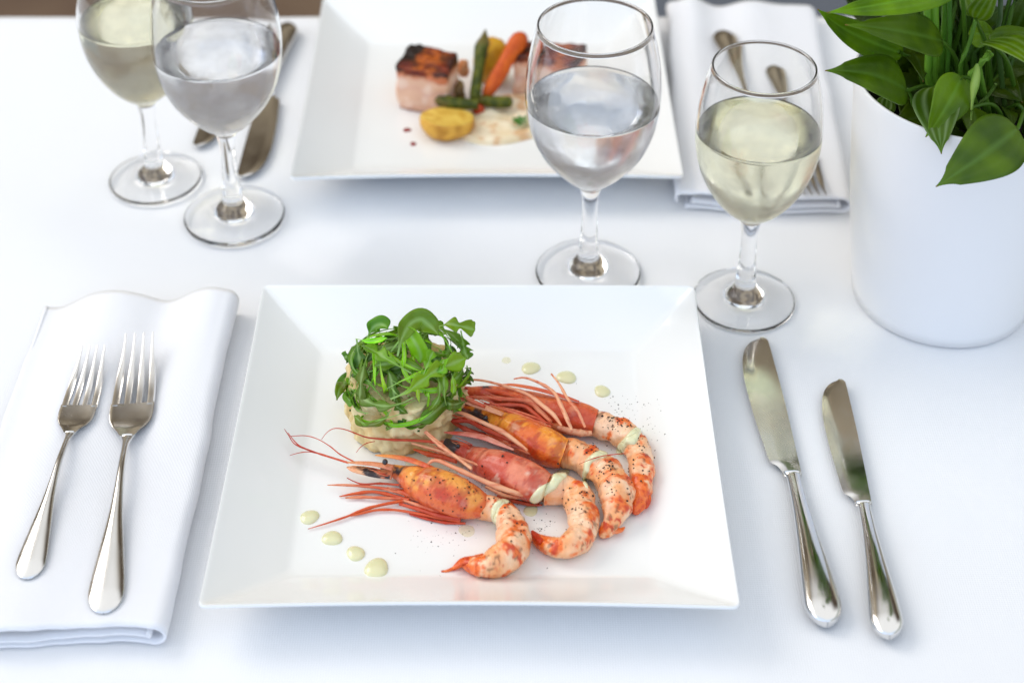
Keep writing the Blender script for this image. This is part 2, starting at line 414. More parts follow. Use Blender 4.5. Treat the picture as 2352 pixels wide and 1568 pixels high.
def flip_check(o): pass
wg = make_glass('water_glass', 'water', .1245, M['water'], 'water'); wg.location = (.0461, .8182, 0)
tag(wg, 'large stemmed glass of water between the two plates, right of centre', 'water glass', 'stemmed water glasses')
ng = make_glass('wine_glass', 'wine', .1220, M['wine'], 'white_wine'); ng.location = (.1376, .7926, 0)
tag(ng, 'smaller glass of pale white wine beside the flower pot', 'wine glass', 'stemmed white wine glasses')
wg2 = copy_tree(wg); wg2.location = (-.1762, .8757, 0); wg2.rotation_euler[2] = 1.
tag(wg2, 'large glass of water on the left, in front of the wine glass there', 'water glass', 'stemmed water glasses')
ng2 = copy_tree(ng); ng2.location = (-.2339, .9181, 0); ng2.rotation_euler[2] = 2.
tag(ng2, 'smaller glass of white wine at the far left, partly behind a water glass', 'wine glass', 'stemmed white wine glasses')

# ------------------------------------------------------------------ napkins
def make_napkin(name, W, L, label, seed, waves):
    """local frame: x across 0..W, y along 0..L (front edge at 0)"""
    root = empty(name); rr = random.Random(seed); nv = 60; th = .0013
    def top(x, y):
        z = .0115
        for (cx, wd, amp, y0, y1) in waves: z += amp*math.exp(-((x-cx-.05*(y/L-.5)*0)/wd)**2)*lerp(y0, y1, clamp(y/L)**2.5)
        return z+.0006*fbm((x*30, y*14, seed), 1., 3)
    def layer(prof_f, nm):
        V = []; nu = None
        for j in range(nv):
            y = L*j/(nv-1); pr = prof_f(y); nu = len(pr)
            for (x, z) in pr: V.append((x+.0012*fbm((y*25, x*5, seed+7), 1., 2), y+ (.0016*math.sin(x*60+seed)+.0008*fbm((x*60, 0, seed), 1, 2))*(1 if j in (0,) else (1-j/nv)), z))
        return V, [tuple(f) for f in grid_faces(nv, nu)]
    def outer(y):
        R = .0060+.0010*math.sin(y*22+seed); p = []
        for k in range(30): x = lerp(.002, W-R, k/29); p.append((x, .0012+.0004*math.sin(x*90+y*8)))
        for k in range(1, 12):
            a = -math.pi/2+math.pi*k/12; ht = top(W-R, y)
            p.append((W-R+R*math.cos(a), lerp(.0012, ht, (math.sin(a)+1)/2)))
        for k in range(60): x = lerp(W-R, .0, k/59); p.append((x, top(x, y)))
        R2 = .004; zt = top(0, y)
        for k in range(1, 7): a = math.pi/2+math.pi*.8*k/6; p.append((R2*math.cos(a), lerp(.004, zt, (math.sin(a)+1)/2)))
        return p
    def inner(y):
        p = []
        for k in range(40): x = lerp(.006, W-.0085, k/39); p.append((x, min(top(x, y)-.0022, .0050+.0008*math.sin(x*75+1.3+y*12))))
        for k in range(1, 8):
            a = -math.pi/2+math.pi*1.1*k/7; p.append((W-.0085+.0014*math.cos(a), .0062+.0012*math.sin(a)+0*y))
        return p
    for nm, fn in (('outer_fold', outer), ('inner_fold', inner)):
        V, Fc = layer(fn, nm); o = mesh(nm, V, Fc, M['napkin'], root)
        s = o.modifiers.new('th', 'SOLIDIFY'); s.thickness = th; s.offset = 0
    tag(root, label, 'napkin', 'folded white napkins')
    return root, top
# front-left napkin: right edge runs between two picture points
a = P(383, 1462, .006); bpt = P(545, 690, .008)
ang = math.atan2(bpt.x-a.x, bpt.y-a.y)
NL = (bpt-a).length; NW = .109
nk, ntop = make_napkin('napkin', NW, NL, 'folded white cotton napkin at front left, under two forks', 3,
                       [(.094, .016, .0060, .05, 1.), (.068, .013, -.0045, .1, 1.), (.036, .020, .0040, .2, 1.), (.002, .016, -.009, .6, 1.)])
nk.rotation_euler[2] = -ang; nk.location = Vector((a.x, a.y, 0))-Matrix.Rotation(-ang, 3, 'Z') @ Vector((NW, 0, 0))
a2 = P(1957, 478, .006); b2 = P(1872, 30, .008); a2l = P(1566, 462, .006)
ang2 = math.atan2(b2.x-a2.x, b2.y-a2.y); NW2 = (a2-a2l).length; NL2 = (b2-a2).length+.003
nk2, ntop2 = make_napkin('napkin', NW2, NL2, 'folded white napkin behind the wine glass, under two fork handles', 8,
                         [(.014, .010, .005, .3, 1.), (.036, .012, -.003, .3, 1.), (.060, .014, .004, .2, .8), (.095, .02, .002, .2, .5)])
nk2.rotation_euler[2] = -ang2; nk2.location = Vector((a2.x, a2.y, 0))-Matrix.Rotation(-ang2, 3, 'Z') @ Vector((NW2, 0, 0))

# ------------------------------------------------------------------ cutlery
def interp(tab, s):                                   # monotone cubic through the table rows
    n = len(tab); i = 0
    while i < n-2 and s > tab[i+1][0]: i += 1
    h = tab[i+1][0]-tab[i][0]; t = clamp((s-tab[i][0])/h); out = []
    for k in range(1, len(tab[0])):
        def sl(a, b): return (tab[b][k]-tab[a][k])/(tab[b][0]-tab[a][0])
        d = sl(i, i+1)
        def tan(j):
            if j == 0 or j == n-1: return d
            p, q = sl(j-1, j), sl(j, j+1)
            return 0. if p*q <= 0 else 2*p*q/(p+q)
        m0, m1 = tan(i), tan(i+1); y0_, y1_ = tab[i][k], tab[i+1][k]
        out.append((2*t**3-3*t*t+1)*y0_+(t**3-2*t*t+t)*h*m0+(-2*t**3+3*t*t)*y1_+(t**3-t*t)*h*m1)
    return out
def slab(tab, s0, s1, n, m=14, endround=0., tiproll=0., shell=False, cup=0.):
    """tab rows: s, half width, centre x, z, thickness, crown. closed lens-section strip along -y"""
    V = []
    for i in range(n):
        t = i/(n-1); s = lerp(s0, s1, t)
        if endround:                                   # denser samples toward the round end
            t = math.sin(t*math.pi/2)**1. if False else t; s = s0+(s1-s0)*(1-(1-t)**1.8)
        hw, cx, z, thk, crown = interp(tab, s)
        if endround:
            d = (s1-s)/endround
            if d < 1: hw *= math.sqrt(max(0., 1-(1-d)**2)) if d > 0 else .0; thk *= .5+.5*math.sqrt(max(0., 1-(1-d)**2)); crown *= math.sqrt(max(0., 1-(1-d)**2))
        hw = max(hw, 1e-5)
        for j in range(m):
            a = 2*math.pi*j/m; c, sn = math.cos(a), math.sin(a)
            ex = math.copysign(abs(c)**.75, c); ez = math.copysign(abs(sn)**.9, sn)
            zz = z+thk/2*ez*(1 if sn < 0 else 1)+(crown*(1-ex*ex) if sn > 0 else 0)+cup*ex*ex
            V.append((cx+hw*ex, -s, zz))
    Fc = grid_faces(n, m, cv=True); Fc = [tuple(reversed(f)) for f in Fc]
    Fc.append(tuple(range(m))); Fc.append(tuple(reversed(range((n-1)*m, n*m))))
    return V, Fc
def make_fork():
    """tips at y=0, handle end at y=-.200"""
    root = empty('fork'); zt = [(0, .0115), (.02, .0060), (.045, .0030), (.066, .0026), (.085, .0062), (.11, .0088), (.15, .0060), (.2, .0022)]
    zf = lambda s: interp(zt, s)[0]
    tab = [(s, hw, 0., zf(s), th, cr) for s, hw, th, cr in
           ((.076, .0062, .0018, .0001), (.080, .0036, .0022, .0006), (.090, .0021, .0026, .0010), (.11, .0023, .0026, .0011), (.135, .0036, .0024, .0012), (.165, .0068, .0022, .0014), (.185, .0088, .0020, .0014), (.2, .0092, .0018, .0012))]
    V, Fc = slab(tab, .079, .2002, 70, 36, endround=.013); mesh('handle', V, Fc, M['steel_satin'], root)
    b = MB()
    tab = [(s, hw, 0., zf(s), .0017, 0.) for s, hw in ((.050, .0122), (.058, .0122), (.064, .0117), (.070, .0095), (.075, .0064), (.082, .0033))]
    V, Fc = slab(tab, .0515, .0805, 26, 18, cup=.0012); b.add(V, Fc)
    for k in range(4):
        x0 = (-1.5+k)*.00655; V = []; n = 22
        for i in range(n):
            s = lerp(0, .0530, i/(n-1)); hw = lerp(.0005, .00215, sst(s, 0, .035)); hw = hw if k in (1, 2) else hw*1.08
            cx = x0*lerp(.80, 1., sst(s, 0, .05))
            zz = zf(s)+.0012*(abs(x0)/.0122)**2*sst(s, 0, .05)
            for (ux, uz) in ((-1, -.6), (-.7, .75), (0, 1.), (.7, .75), (1, -.6), (0, -1)):
                V.append((cx+hw*ux, -s, zz+uz*lerp(.0004, .0009, sst(s, 0, .02))))
        Fc = [tuple(reversed(f)) for f in grid_faces(n, 6, cv=True)]+[tuple(range(6)), tuple(reversed(range((n-1)*6, n*6)))]
        b.add(V, Fc)
    mesh('head', b.V, b.F, M['steel_satin'], root, sharp=50)
    return root
def make_knife():
    """blade tip at y=0, spine on +x, handle end at y=-.204"""
    root = empty('dinner_knife'); V = []; n = 50
    # blade outline: left (cutting) and right (spine) x over s
    Lx = [(0, .0035), (.0015, .0005), (.004, -.0030), (.010, -.0068), (.02, -.0094), (.035, -.0106), (.06, -.0098), (.085, -.0078), (.097, -.0066), (.0985, -.0058), (.101, -.0030), (.106, -.0012), (.112, -.0012)]
    Rx = [(0, .0040), (.0012, .0062), (.004, .0074), (.02, .0078), (.06, .0084), (.1, .0084), (.112, .0080)]
    ss = [0]+[.0006*(i**1.35) for i in range(1, 14)]; ss += list(np.linspace(ss[-1]+.003, .094, 22))+list(np.linspace(.0955, .1085, 12))
    for s in ss:
        l = interp(Lx, s)[0]; r = interp(Rx, s)[0]; m = 9
        for j in range(m):
            u = j/(m-1); x = lerp(l, r, u); V.append((x, -s, .0030+.0006*u+.0003*sst(u, 0, .3)+.0008*math.sin(math.pi*clamp(s/.11))*.5))
        for j in range(m-1, -1, -1):
            u = j/(m-1); x = lerp(l, r, u); V.append((x, -s, .0028+.0002*(1-u)-.0006*u+.0008*math.sin(math.pi*clamp(s/.11))*.5))
    Fc = [tuple(reversed(f)) for f in grid_faces(len(ss), 18, cv=True)]+[tuple(range(18)), tuple(reversed(range((len(ss)-1)*18, len(ss)*18)))]
    mesh('blade', V, Fc, M['steel'], root, sharp=40)
    tab = [(s, hw, cx, z, th, 0) for s, hw, cx, z, th in
           ((.1070, .0046, .0035, .0042, .0036), (.110, .0036, .0036, .0042, .0046), (.125, .0040, .0036, .0044, .0060), (.15, .0056, .0036, .0046, .0072), (.18, .0082, .0035, .0046, .0084), (.195, .0090, .0034, .0044, .0080), (.204, .0092, .0034, .0042, .0078))]
    V, Fc = slab(tab, .1070, .2043, 70, 28, endround=.013); mesh('handle', V, Fc, M['steel'], root)
    return root
def place(o, tip, end, z=0., length=.2, pitch=0.):
    d = Vector((end.x-tip.x, end.y-tip.y, 0)); s = d.length/length
    rz = math.atan2(d.x, -d.y)
    o.location = (tip.x, tip.y, z); o.rotation_euler = (pitch, 0, rz); o.scale = (s, s, s)
G1, G2 = 'stainless steel forks', 'stainless steel knives'
fk = make_fork(); place(fk, P(321, 768, .021), P(238, 1408, .013), .0115)
def settle(f, nap, topf):
    bpy.context.view_layer.update(); M1 = nap.matrix_world.inverted(); need = -1
    f.location.z = 0; bpy.context.view_layer.update()
    for ch in f.children:
        for v in ch.data.vertices:
            q = f.matrix_world @ v.co; l = M1 @ q; need = max(need, topf(l.x, l.y)+.0009-q.z)
    f.location.z = need
settle(fk, nk, ntop)
tag(fk, 'larger steel fork on the front napkin, nearer the prawn plate', 'fork', G1)
f2 = copy_tree(fk); place(f2, P(216, 798, .020), P(62, 1336, .012), .0108)
settle(f2, nk, ntop)
tag(f2, 'smaller steel fork on the front napkin, nearest the left edge', 'fork', G1)
f3 = copy_tree(fk); e3 = P(1659, 72, .013); d3 = (P(1704, 215, .013)-e3).normalized(); place(f3, e3+d3*.2, e3, .012)
settle(f3, nk2, ntop2)
tag(f3, 'larger steel fork on the back napkin, its handle end left of the wine glass rim', 'fork', G1)
f4 = copy_tree(fk); e4 = P(1779, 150, .013); d4 = (P(1803, 235, .013)-e4).normalized(); place(f4, e4+d4*.172, e4, .012)
settle(f4, nk2, ntop2)
tag(f4, 'smaller steel fork on the back napkin, its handle seen through the wine glass rim', 'fork', G1)
kn = make_knife(); kt = P(1732, 776, .003); ke = P(1883, 1434, .004); place(kn, kt, ke, 0, .204)
tag(kn, 'larger steel knife beside the right edge of the prawn plate', 'knife', G2)
k2 = copy_tree(kn); place(k2, P(1914, 875, .003), P(2030, 1465, .004), 0, .204)
k2.rotation_euler[1] = math.radians(-6); k2.location.z = .0012
tag(k2, 'smaller steel butter knife lying furthest right', 'knife', G2)
k3 = copy_tree(kn); place(k3, P(568, 407, .003), P(672, 57, .004), 0, .204)
tag(k3, 'larger steel knife left of the back plate, blade toward the viewer', 'knife', G2)
t4 = P(462, 335, .003); k4 = copy_tree(kn); place(k4, t4, t4+Vector((.012, .172, 0)), 0, .204)
tag(k4, 'smaller steel knife partly hidden behind the left water glass', 'knife', G2)

# ------------------------------------------------------------------ prawns
CASTERS = []                                          # world-space meshes that sauce and pepper land on
def cast_add(V, Fc): CASTERS.append(([Vector(v) for v in V], [tuple(f) for f in Fc]))
def pxpath(pts, conv, z0, lift=0., n=60, flatz=1.):
    """pts (x,y,r[,lift]) in close-up pixels -> world centres resting on the plate and radii"""
    out = []
    for p in pts:
        x, y = conv(p[0], p[1]); rp = p[2]*(.3125 if conv is c4 else .2343 if conv is c3 else .4686 if conv is c1 else .1953)
        z = z0+.006
        for _ in range(4):
            w_ = P(x, y, z); r = rp*m_per_px(w_); z = z0+r*flatz+lift+(p[3] if len(p) > 3 else 0)
        out.append((w_.x, w_.y, w_.z, r))
    rs = resample(out, n)
    return [Vector(q[:3]) for q in rs], [max(1e-4, q[3]) for q in rs]
def abspath(pts, conv, z, n=24):
    """pts (x,y,r[,z]) with absolute heights for legs and feelers"""
    out = []; k = {c4: .3125, c3: .2343, c1: .4686, c2: .2344, c6: .1953, c7: .3126}[conv]
    for i, p in enumerate(pts):
        zz = p[3] if len(p) > 3 else z
        w_ = P(*conv(p[0], p[1]), zz); out.append((w_.x, w_.y, w_.z, p[2]*k*m_per_px(w_)))
    rs = resample(out, n)
    return [Vector(q[:3]) for q in rs], [max(8e-5, q[3]) for q in rs]
CREAM = (.85, .38, .155); PALE = (.89, .58, .37); ORNG = (.84, .15, .008); RED = (.55, .032, .004)
def prawn(label, body, head, headcols, seed, side, tailc=.78):
    w0 = P(*c4(*head[len(head)//2][:2]), ZP)
    root = empty('grilled_prawn', (w0.x, w0.y, ZP)); tag(root, label, 'prawn', 'grilled prawns on the front plate')
    # peeled tail
    pts, rad = pxpath(body, c4, ZP, n=190); nseg = 5.5
    def disp(t, a):
        ph = (t*nseg) % 1.
        v = 1+.075*(1-ph)*sst(ph, 0, .07)+.05*math.sin(math.pi*ph)-.05
        v += .20*fbm((math.cos(a)*1.1, math.sin(a)*1.1, t*8+seed), 1., 3)+.05*fbm((math.cos(a)*3, math.sin(a)*3, t*26+seed), 1., 2)
        ridge = math.exp(-((a-math.pi/2)/.5)**2)
        v -= .05*math.exp(-((a-1.9)/.12)**2)*sst(t, .1, .3)
        return v
    def colb(t, a, p):
        n1 = fbm(p, 160, 4); n2 = fbm(p+Vector((seed, 0, 0)), 380, 4); n3 = fbm(p+Vector((0, seed, 0)), 90, 2)
        c = mixv(CREAM, PALE, .5+1.2*n3)
        ph = (t*nseg) % 1.
        out = max(0., math.cos(a-(math.pi*.32 if side > 0 else math.pi*.68)))
        band = math.exp(-((ph-.12)/.2)**2)*.8+.5
        c = mixv(c, ORNG, sst(out*band+1.2*n1+.6*n2, .42, 1.1)*.92)
        c = mixv(c, RED, sst(out*band*.8+1.1*n2+.4*n1, .85, 1.25)*.8)
        c = mixv(c, (.16, .05, .015), sst(fbm(p+Vector((9, 1, seed)), 260, 4), .40, .5)*sst(out, .4, .8)*.7)
        c = mixv(c, ORNG, sst(t+.15*n1, tailc, tailc+.06)*.9)
        c = mixv(c, RED, sst(t+.5*n2, tailc+.05, tailc+.35)*.75)
        return c
    V, Fc, cols = tube(pts, rad, 36, colb, flat=.95, dispf=disp)
    mesh('tail', local(root, V), Fc, M['flesh'], root, cols=cols); cast_add(V, Fc)
    # head shell
    pts, rad = pxpath(head, c4, ZP, lift=.0006, n=90); base, hot, dk = headcols
    def disph(t, a):
        v = 1+.035*fbm((math.cos(a)*1.5, math.sin(a)*1.5, t*6+seed), 1., 3)
        v += .05*math.exp(-((a-math.pi/2)/.35)**2)*(1-t)            # dorsal ridge
        v -= .05*math.exp(-((t-.42)/.03)**2)*sst(math.sin(a), -.2, .5) # groove across the shell
        v -= .05*sst(t, .90, 1.)
        return v
    def colh(t, a, p):
        n1 = fbm(p, 110, 4); n2 = fbm(p+Vector((seed, 3, 0)), 420, 4); n3 = fbm(p+Vector((7, seed, 0)), 60, 2)
        c = mixv(base, hot, sst(.55*math.cos(a-(1.1 if side > 0 else 2.))+1.2*n3+.2*n1, .05, .6))
        c = mixv(c, (.36, .022, .010), sst(n1, .12, .4)*.6)
        c = mixv(c, (.20, .02, .01), sst(math.exp(-((t-.44)/.02)**2), .3, 1.)*.4)
        c = mixv(c, RED, sst(n2+.4*n1, .15, .45)*.55)
        c = mixv(c, (.80, .60, .45), sst(fbm(p+Vector((2, 2, seed)), 120, 3), .40, .6)*(.6 if seed == 5.1 else .15))  # whitish mottling; on the second prawn it paints in shell highlights
        c = mixv(c, (.045, .03, .03), sst(dk-t*1.8+.9*n1, .05, .3))
        return c
    V, Fc, cols = tube(pts, rad, 36, colh, flat=.97, dispf=disph)
    mesh('head_shell', local(root, V), Fc, M['shell'], root, cols=cols); cast_add(V, Fc)
    return root
def limb(root, name, pts, conv, z, ca, cb, n=24, flat=1., seed=0, casts=False, lab=None):
    p, r = abspath(pts, conv, z, n); r = [x*.82*(1+.3*math.exp(-((i/(n-1)-.36)/.035)**2)+.25*math.exp(-((i/(n-1)-.68)/.035)**2)) for i, x in enumerate(r)]
    def cf(t, a, q):
        c = mixv(ca, cb, t+.5*fbm(q, 260, 2)); return mixv(c, RED, sst(fbm(q, 700, 3), .15, .5)*.6)
    V, Fc, cols = tube(p, r, 8, cf, flat=flat)
    o = mesh(name, local(root, V), Fc, M['limb'], root, cols=cols)
    if lab: o['label'] = lab
    return o
LR = (.64, .10, .04); LP = (.76, .28, .14); LB = (.82, .42, .23); AR = (.42, .022, .008); RO = (.68, .11, .02)

pr1 = prawn('grilled prawn nearest the viewer, feelers reaching the left plate rim',
    [(350, 955, 84), (430, 985, 94), (515, 1005, 92), (570, 1025, 90), (605, 1080, 100), (640, 1180, 122), (625, 1285, 128), (540, 1370, 118), (440, 1410, 98), (345, 1400, 70), (265, 1388, 40), (210, 1425, 17), (150, 1448, 10), (108, 1452, 7)],
    [(-330, 690, 22, .004), (-255, 710, 44, .003), (-170, 745, 72), (-60, 795, 122), (50, 838, 146), (170, 885, 152), (285, 930, 138), (365, 958, 116), (410, 972, 98)],
    ((.72, .14, .035), (.84, .33, .06), .28), 1.3, -1, .70)
pr2 = prawn('grilled prawn second from the viewer, tail curled back to the left',
    [(870, 855, 106), (940, 860, 106), (1010, 848, 104), (1085, 880, 106), (1130, 960, 110), (1155, 1060, 112), (1145, 1160, 108), (1080, 1245, 98), (990, 1280, 84), (900, 1262, 68), (830, 1225, 50), (795, 1190, 26), (778, 1160, 11)],
    [(140, 500, 28, .006), (230, 550, 56, .004), (330, 610, 84), (440, 665, 120), (570, 715, 140), (700, 770, 146), (800, 815, 138), (872, 848, 122)],
    ((.58, .085, .045), (.74, .22, .12), .12), 5.1, -1, .80)
pr3 = prawn('grilled prawn third from the viewer, orange head lying against the salad',
    [(1000, 582, 100), (1070, 590, 108), (1150, 622, 114), (1230, 668, 112), (1310, 725, 120), (1378, 820, 126), (1400, 930, 120), (1385, 1040, 88), (1345, 1120, 64), (1300, 1170, 44), (1278, 1195, 18)],
    [(270, 240, 30, .008), (350, 280, 60, .006), (440, 320, 86, .002), (560, 385, 116), (690, 450, 132), (820, 512, 140), (930, 562, 134), (1010, 590, 120)],
    ((.74, .14, .020), (.86, .30, .03), .33), 9.7, -1, .93)
pr4 = prawn('grilled prawn furthest from the viewer, tail tip at the right',
    [(1230, 360, 92), (1310, 390, 100), (1400, 420, 102), (1490, 475, 100), (1555, 570, 94), (1578, 680, 92), (1578, 790, 86), (1572, 880, 76), (1560, 950, 60), (1535, 1005, 40), (1520, 1025, 20)],
    [(300, 130, 30, .010), (400, 140, 50, .008), (520, 160, 70, .005), (680, 200, 88, .002), (850, 250, 102), (1010, 295, 112), (1150, 335, 114), (1240, 360, 104)],
    ((.62, .09, .03), (.76, .18, .05), .0), 14.2, -1, .76)

# faces, rostrums, eyes
def plate_scale(root, name, outline, conv, z, ca, cb, thick=.0006, curve=.001, dark=None):
    """long flat pointed plate: outline is a list of (x,y,halfwidth px, z)"""
    p, r = abspath(outline, conv, z, 26)
    def cf(t, a, q):
        c = mixv(ca, cb, t+.6*fbm(q, 200, 3))
        if dark: c = mixv(c, (.03, .018, .02), sst(fbm(q+Vector((.3, .7, .1)), 150, 3)+dark-abs(t-.55)*1.6, .1, .3))
        return c
    V, Fc, cols = tube(p, r, 14, cf, flat=.38)
    return mesh(name, local(root, V), Fc, M['shell'], root, cols=cols)
plate_scale(pr1, 'antenna_scale', [(785, 525, 8, .013), (850, 540, 42, .013), (960, 560, 56, .013), (1080, 585, 58, .013), (1230, 600, 60, .013)], c3, .013, (.80, .40, .20), (.70, .22, .10), dark=.42)
plate_scale(pr1, 'antenna_scale', [(790, 478, 10, .016), (900, 482, 22, .0165), (1060, 495, 30, .017), (1240, 530, 40, .017)], c3, .016, (.74, .30, .13), (.66, .2, .1))
plate_scale(pr1, 'rostrum', [(1062, 408, 5, .021), (1130, 412, 18, .021), (1260, 425, 28, .021), (1400, 452, 34, .021), (1540, 500, 30, .0215), (1700, 560, 12, .022)], c3, .021, (.82, .30, .07), (.66, .10, .04))
plate_scale(pr2, 'rostrum', [(125, 432, 4, .021), (190, 436, 16, .021), (300, 446, 24, .0215), (420, 470, 26, .022), (520, 510, 22, .022), (640, 560, 8, .022)], c4, .021, (.52, .06, .03), (.70, .28, .2))
plate_scale(pr3, 'rostrum', [(90, 110, 5, .026), (200, 160, 18, .025), (320, 215, 26, .024), (430, 250, 28, .0225), (560, 300, 20, .022)], c4, .024, (.70, .25, .15), (.78, .32, .16))
plate_scale(pr4, 'rostrum', [(540, 82, 6, .022), (640, 84, 14, .0225), (800, 112, 18, .0225), (980, 160, 18, .0225), (1120, 205, 8, .022)], c4, .022, (.74, .16, .05), (.62, .09, .04))
plate_scale(pr2, 'antenna_scale', [(60, 500, 16, .011), (160, 520, 40, .012), (260, 560, 46, .013), (340, 600, 40, .013)], c4, .012, (.62, .16, .08), (.72, .3, .2))
plate_scale(pr3, 'antenna_scale', [(200, 240, 10, .015), (290, 280, 40, .016), (380, 320, 44, .017), (470, 380, 36, .016), (560, 430, 16, .015)], c4, .016, (.06, .03, .03), (.25, .10, .07), dark=.5)
def eye(root, x, y, r, conv, z):
    w_ = P(*conv(x, y), z); k = .3125 if conv is c4 else .2343; rm = r*k*m_per_px(w_)
    b = MB(); V, Fc, _ = tube([w_+Vector((0, 0, -rm)), w_+Vector((0, 0, -rm*.7)), w_, w_+Vector((0, 0, rm*.7)), w_+Vector((0, 0, rm))], [rm*.05, rm*.72, rm, rm*.72, rm*.05], 14)
    mesh('eye', local(root, V), Fc, M['eye'], root)
eye(pr1, 1160, 474, 30, c3, .0205); eye(pr2, 230, 534, 19, c4, .0195); eye(pr3, 430, 328, 24, c4, .0205)

# feelers and legs of the nearest prawn
A = [(800, 482, 13, .014), (640, 432, 12, .013), (450, 372, 9, .013), (320, 322, 8, .013), (260, 285, 6, .013), (215, 212, 6, .015), (172, 150, 3, .018)]
limb(pr1, 'antenna', A, c3, 0, LR, AR, 30)
limb(pr1, 'antenna', [(850, 468, 9, .015), (720, 400, 8, .016), (620, 320, 6, .018), (500, 250, 5, .019), (380, 217, 5, .018), (235, 222, 4, .016)], c3, 0, LR, AR, 30)
limb(pr1, 'antenna', [(600, 420, 7, .013), (440, 377, 6, .013), (330, 382, 5, .012), (226, 410, 3, .011)], c3, 0, LR, AR)
limb(pr1, 'antenna', [(480, 378, 6, .014), (340, 325, 7, .014), (270, 268, 6, .015), (212, 190, 4, .016)], c3, 0, AR, RED)
limb(pr1, 'leg', [(1300, 700, 14, .010), (1110, 685, 13, .009), (950, 692, 10, .009), (870, 670, 7, .010), (787, 630, 5, .012)], c3, 0, LR, AR)
limb(pr1, 'leg', [(1700, 900, 26, .009), (1500, 832, 24, .009), (1240, 752, 20, .008), (1000, 715, 16, .008), (760, 700, 15, .008), (595, 700, 5, .008)], c3, 0, LR, LP)
limb(pr1, 'leg', [(1400, 850, 22, .007), (1230, 802, 20, .006), (1050, 766, 18, .006), (880, 782, 18, .0055), (712, 812, 6, .005)], c3, 0, LR, RO)
limb(pr1, 'leg', [(1850, 940, 30, .008), (1650, 900, 28, .008), (1450, 835, 22, .007), (1240, 832, 19, .006), (1000, 820, 17, .006), (900, 820, 20, .0055), (770, 826, 8, .0055)], c3, 0, LR, LP)
limb(pr1, 'leg', [(1350, 858, 20, .006), (1250, 870, 19, .006), (1050, 912, 17, .0055), (900, 960, 18, .0055), (800, 1003, 13, .0055), (600, 1070, 10, .0055), (405, 1130, 4, .005)], c3, 0, RO, LR)
limb(pr1, 'leg', [(1900, 1050, 24, .006), (1700, 1025, 22, .0055), (1500, 985, 18, .0055), (1270, 945, 15, .0055), (1080, 945, 14, .0055), (940, 975, 14, .0055), (820, 1003, 8, .005)], c3, 0, LR, RO)
limb(pr1, 'leg', [(1900, 1030, 24, .0075), (1700, 1000, 24, .0075), (1500, 940, 22, .007), (1300, 885, 18, .007)], c3, 0, (.5, .06, .03), LR)
limb(pr1, 'leg', [(1800, 975, 28, .009), (1650, 950, 26, .008), (1480, 895, 22, .008), (1340, 850, 16, .007)], c3, 0, LR, LP)
limb(pr1, 'leg', [(1950, 1075, 14, .005), (1750, 1068, 16, .005), (1560, 1030, 14, .005), (1400, 985, 10, .005)], c3, 0, LR, AR)
# second prawn
D = [(1700, 285, 22, .018), (1550, 270, 17, .018), (1400, 262, 15, .018), (1200, 255, 12, .018), (1000, 236, 9, .019), (900, 205, 7, .021), (800, 166, 6, .022), (720, 146, 6, .022), (650, 149, 5, .020), (590, 186, 4, .017), (537, 255, 3, .014)]
limb(pr2, 'antenna', D, c3, 0, LR, AR, 44)
limb(pr2, 'antenna', [(1060, 272, 5, .018), (980, 290, 5, .017), (920, 330, 4, .015), (877, 382, 3, .013)], c3, 0, AR, RED)
limb(pr2, 'leg', [(1560, 172, 12, .026), (1640, 240, 15, .025), (1760, 345, 17, .024), (1900, 460, 18, .0235), (2010, 545, 17, .023)], c3, 0, LP, LB)
limb(pr2, 'leg', [(-15, 430, 10, .025), (100, 532, 15, .0245), (220, 615, 15, .024), (330, 695, 12, .0225)], c4, 0, LP, LB)
limb(pr2, 'leg', [(1420, 290, 11, .017), (1600, 340, 17, .017), (1770, 395, 19, .017), (1930, 450, 19, .017), (2080, 510, 16, .017)], c3, 0, LB, LP)
limb(pr2, 'leg', [(1440, 350, 10, .010), (1580, 395, 30, .011), (1720, 425, 30, .012), (1860, 470, 26, .013)], c3, 0, RO, LR)
limb(pr2, 'leg', [(10, 665, 13, .023), (40, 640, 15, .0245), (90, 640, 17, .025), (190, 685, 19, .024), (320, 745, 21, .022), (480, 815, 23, .019), (640, 872, 24, .016), (745, 900, 12, .012)], c4, 0, LP, LB)
limb(pr2, 'leg', [(430, 830, 12, .013), (560, 890, 16, .011), (680, 912, 13, .010), (760, 912, 9, .010)], c4, 0, LB, LP)
limb(pr2, 'leg', [(520, 900, 14, .006), (640, 935, 17, .006), (760, 962, 14, .006), (850, 965, 8, .006)], c4, 0, LR, (.3, .05, .02))
# third prawn
limb(pr3, 'leg', [(45, 222, 11, .023), (140, 248, 15, .023), (260, 292, 17, .023), (440, 372, 19, .023), (560, 430, 21, .022), (650, 495, 20, .021), (740, 565, 12, .020)], c4, 0, LP, LB)
limb(pr3, 'leg', [(30, 262, 8, .018), (120, 310, 14, .017), (190, 345, 19, .016), (300, 345, 21, .017), (400, 395, 20, .017), (520, 450, 20, .017), (640, 500, 14, .018)], c4, 0, AR, LR)
limb(pr3, 'leg', [(150, 330, 12, .013), (270, 400, 20, .013), (400, 450, 22, .013), (540, 500, 18, .014)], c4, 0, LR, (.4, .05, .03))
limb(pr3, 'leg', [(620, 530, 10, .017), (720, 560, 18, .016), (840, 610, 20, .014), (930, 640, 14, .012)], c4, 0, (.45, .10, .06), LR)
limb(pr3, 'antenna', [(150, 100, 12, .027), (230, 150, 16, .0265), (330, 200, 18, .026), (430, 245, 16, .025)], c4, 0, LP, LR)
